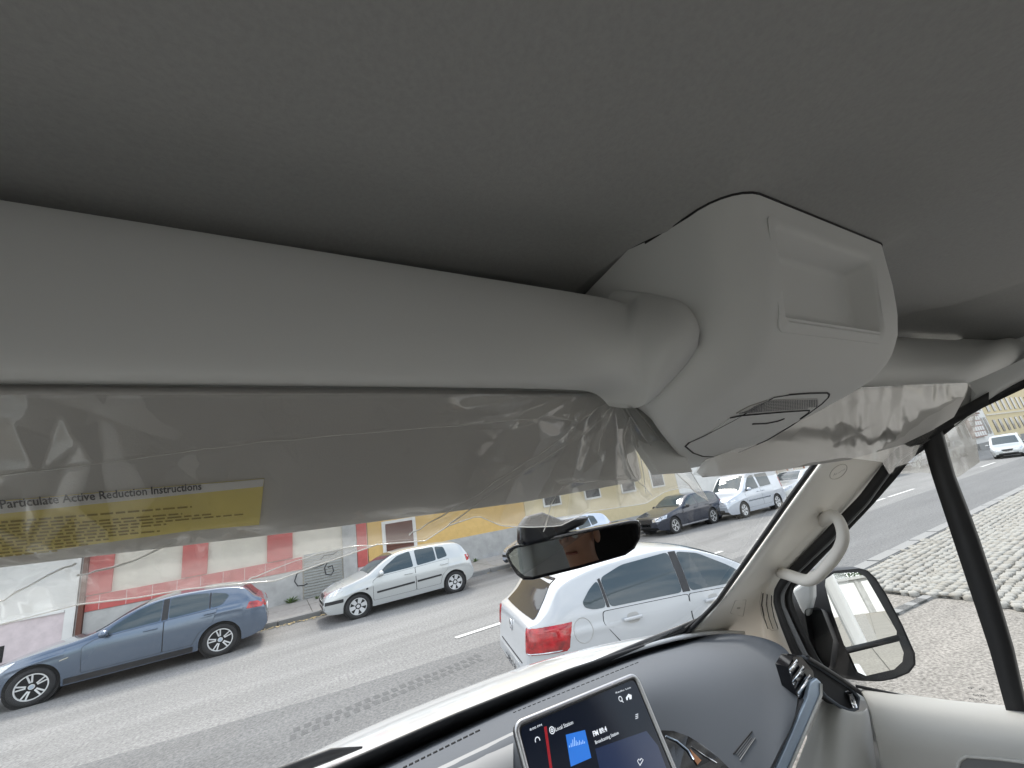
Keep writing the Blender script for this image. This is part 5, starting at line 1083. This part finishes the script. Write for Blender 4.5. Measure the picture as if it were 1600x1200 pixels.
person = skinned('person', {'pelvis': (b(0, -.02, 1.19), (.17, .12)), 'waist': (b(0, -.04, 1.36), (.15, .11)), 'chest': (b(0, -.03, 1.56), (.17, .12)), 'collar': (b(0, -.01, 1.70), (.10, .075)), 'neck': (b(0, .02, 1.78), .058), 'jaw': (b(0, .06, 1.86), (.060, .072)), 'face': (b(0, .06, 1.93), (.076, .095)), 'crown': (b(0, .045, 2.01), (.070, .088)),
    'shl': (b(-.17, -.02, 1.66), .065), 'ell': (b(-.25, .10, 1.44), .048), 'wrl': (b(-.09, .30, 1.58), .030), 'shr': (b(.17, -.02, 1.66), .065), 'elr': (b(.27, .10, 1.44), .048), 'wrr': (b(.20, .30, 1.60), .030),
    'hpl': (b(-.10, .05, 1.17), .095), 'knl': (b(-.15, .42, 1.20), .065), 'anl': (b(-.15, .60, .82), .045), 'hpr': (b(.10, .05, 1.17), .095), 'knr': (b(.15, .42, 1.20), .065), 'anr': (b(.15, .60, .82), .045)},
    [('pelvis', 'waist'), ('waist', 'chest'), ('chest', 'collar'), ('collar', 'neck'), ('neck', 'jaw'), ('jaw', 'face'), ('face', 'crown'), ('collar', 'shl'), ('shl', 'ell'), ('ell', 'wrl'), ('collar', 'shr'), ('shr', 'elr'), ('elr', 'wrr'), ('pelvis', 'hpl'), ('hpl', 'knl'), ('knl', 'anl'), ('pelvis', 'hpr'), ('hpr', 'knr'), ('knr', 'anr')], skin,
    label='person in a dark jacket on the driver seat, chin showing in the rear view mirror', cat='person')
skinned('jacket', {'a': (b(0, -.03, 1.18), (.19, .14)), 'b': (b(0, -.04, 1.36), (.17, .13)), 'c': (b(0, -.03, 1.56), (.19, .14)), 'd': (b(0, -.01, 1.70), (.12, .09)), 'e': (b(0, .005, 1.75), (.075, .07)), 'f': (b(-.18, -.02, 1.66), .078), 'g': (b(-.255, .10, 1.44), .06), 'h': (b(-.12, .26, 1.55), .044), 'i': (b(.18, -.02, 1.66), .078), 'j': (b(.275, .10, 1.44), .06), 'k': (b(.215, .26, 1.57), .044)},
    [('a', 'b'), ('b', 'c'), ('c', 'd'), ('d', 'e'), ('d', 'f'), ('f', 'g'), ('g', 'h'), ('d', 'i'), ('i', 'j'), ('j', 'k')], jacket, person)
skinned('trousers', {'p': (b(0, -.02, 1.14), (.18, .12)), 'l': (b(-.10, .05, 1.17), .105), 'm': (b(-.15, .42, 1.20), .076), 'n': (b(-.15, .59, .84), .056), 'r': (b(.10, .05, 1.17), .105), 's': (b(.15, .42, 1.20), .076), 't': (b(.15, .59, .84), .056)}, [('p', 'l'), ('l', 'm'), ('m', 'n'), ('p', 'r'), ('r', 's'), ('s', 't')], jacket, person)
bm = bmesh.new(); bmesh.ops.create_uvsphere(bm, u_segments=20, v_segments=14, radius=1, matrix=Matrix.Translation(b(0, .03, 1.985)) @ Matrix.Diagonal((.086, .112, .085, 1))); bmesh.ops.delete(bm, geom=[v for v in bm.verts if v.co.z < 1.945 or (v.co.y > px0.y + .10 and v.co.z < 2.02)], context='VERTS'); frombm('hair', bm, hair, person, True)
for s in (-1, 1):
    bm = bmesh.new(); bmesh.ops.create_uvsphere(bm, u_segments=12, v_segments=8, radius=1, matrix=Matrix.Translation(b(s * .083, .045, 1.925)) @ Matrix.Diagonal((.012, .022, .032, 1))); frombm('ear', bm, skin, person, True)
    bm = bmesh.new(); bmesh.ops.create_uvsphere(bm, u_segments=12, v_segments=8, radius=.013, matrix=Matrix.Translation(b(s * .033, .143, 1.94))); frombm('eye', bm, M['white'], person, True)
    hx0 = b(.20 if s > 0 else -.09, .30, 1.60 if s > 0 else 1.58)
    J = {'w': (hx0, .022), 'p': (hx0 + Vector((-s*.01, .05, .03)), (.034, .014))}; Ed = [('w', 'p')]
    for i, l in enumerate((.028, .032, .030, .023)):
        o_ = Vector(((i - 1.5) * .019, .045, .02)); J.update({f'k{i}': (hx0 + o_ + Vector((0, .02, .012)), .0095), f'm{i}': (hx0 + o_ + Vector((-s*.004, .02 + l, .03)), .0085), f't{i}': (hx0 + o_ + Vector((-s*.012, .012 + l, .055)), .007)}); Ed += [('p', f'k{i}'), (f'k{i}', f'm{i}'), (f'm{i}', f't{i}')]
    J.update({'th1': (hx0 + Vector((-s*.038, .03, .03)), .011), 'th2': (hx0 + Vector((-s*.05, .045, .055)), .009)}); Ed += [('w', 'th1'), ('th1', 'th2')]
    skinned('hand', J, Ed, skin, person, 1)
skinned('nose', {'a': (b(0, .148, 1.955), .009), 'b': (b(0, .165, 1.915), .014)}, [('a', 'b')], skin, person, 2)
tube('mouth', [b(-.025, .132, 1.872), b(0, .140, 1.870), b(.025, .132, 1.872)], .005, mat('lips', (.36, .13, .10), .5), person, n=8)
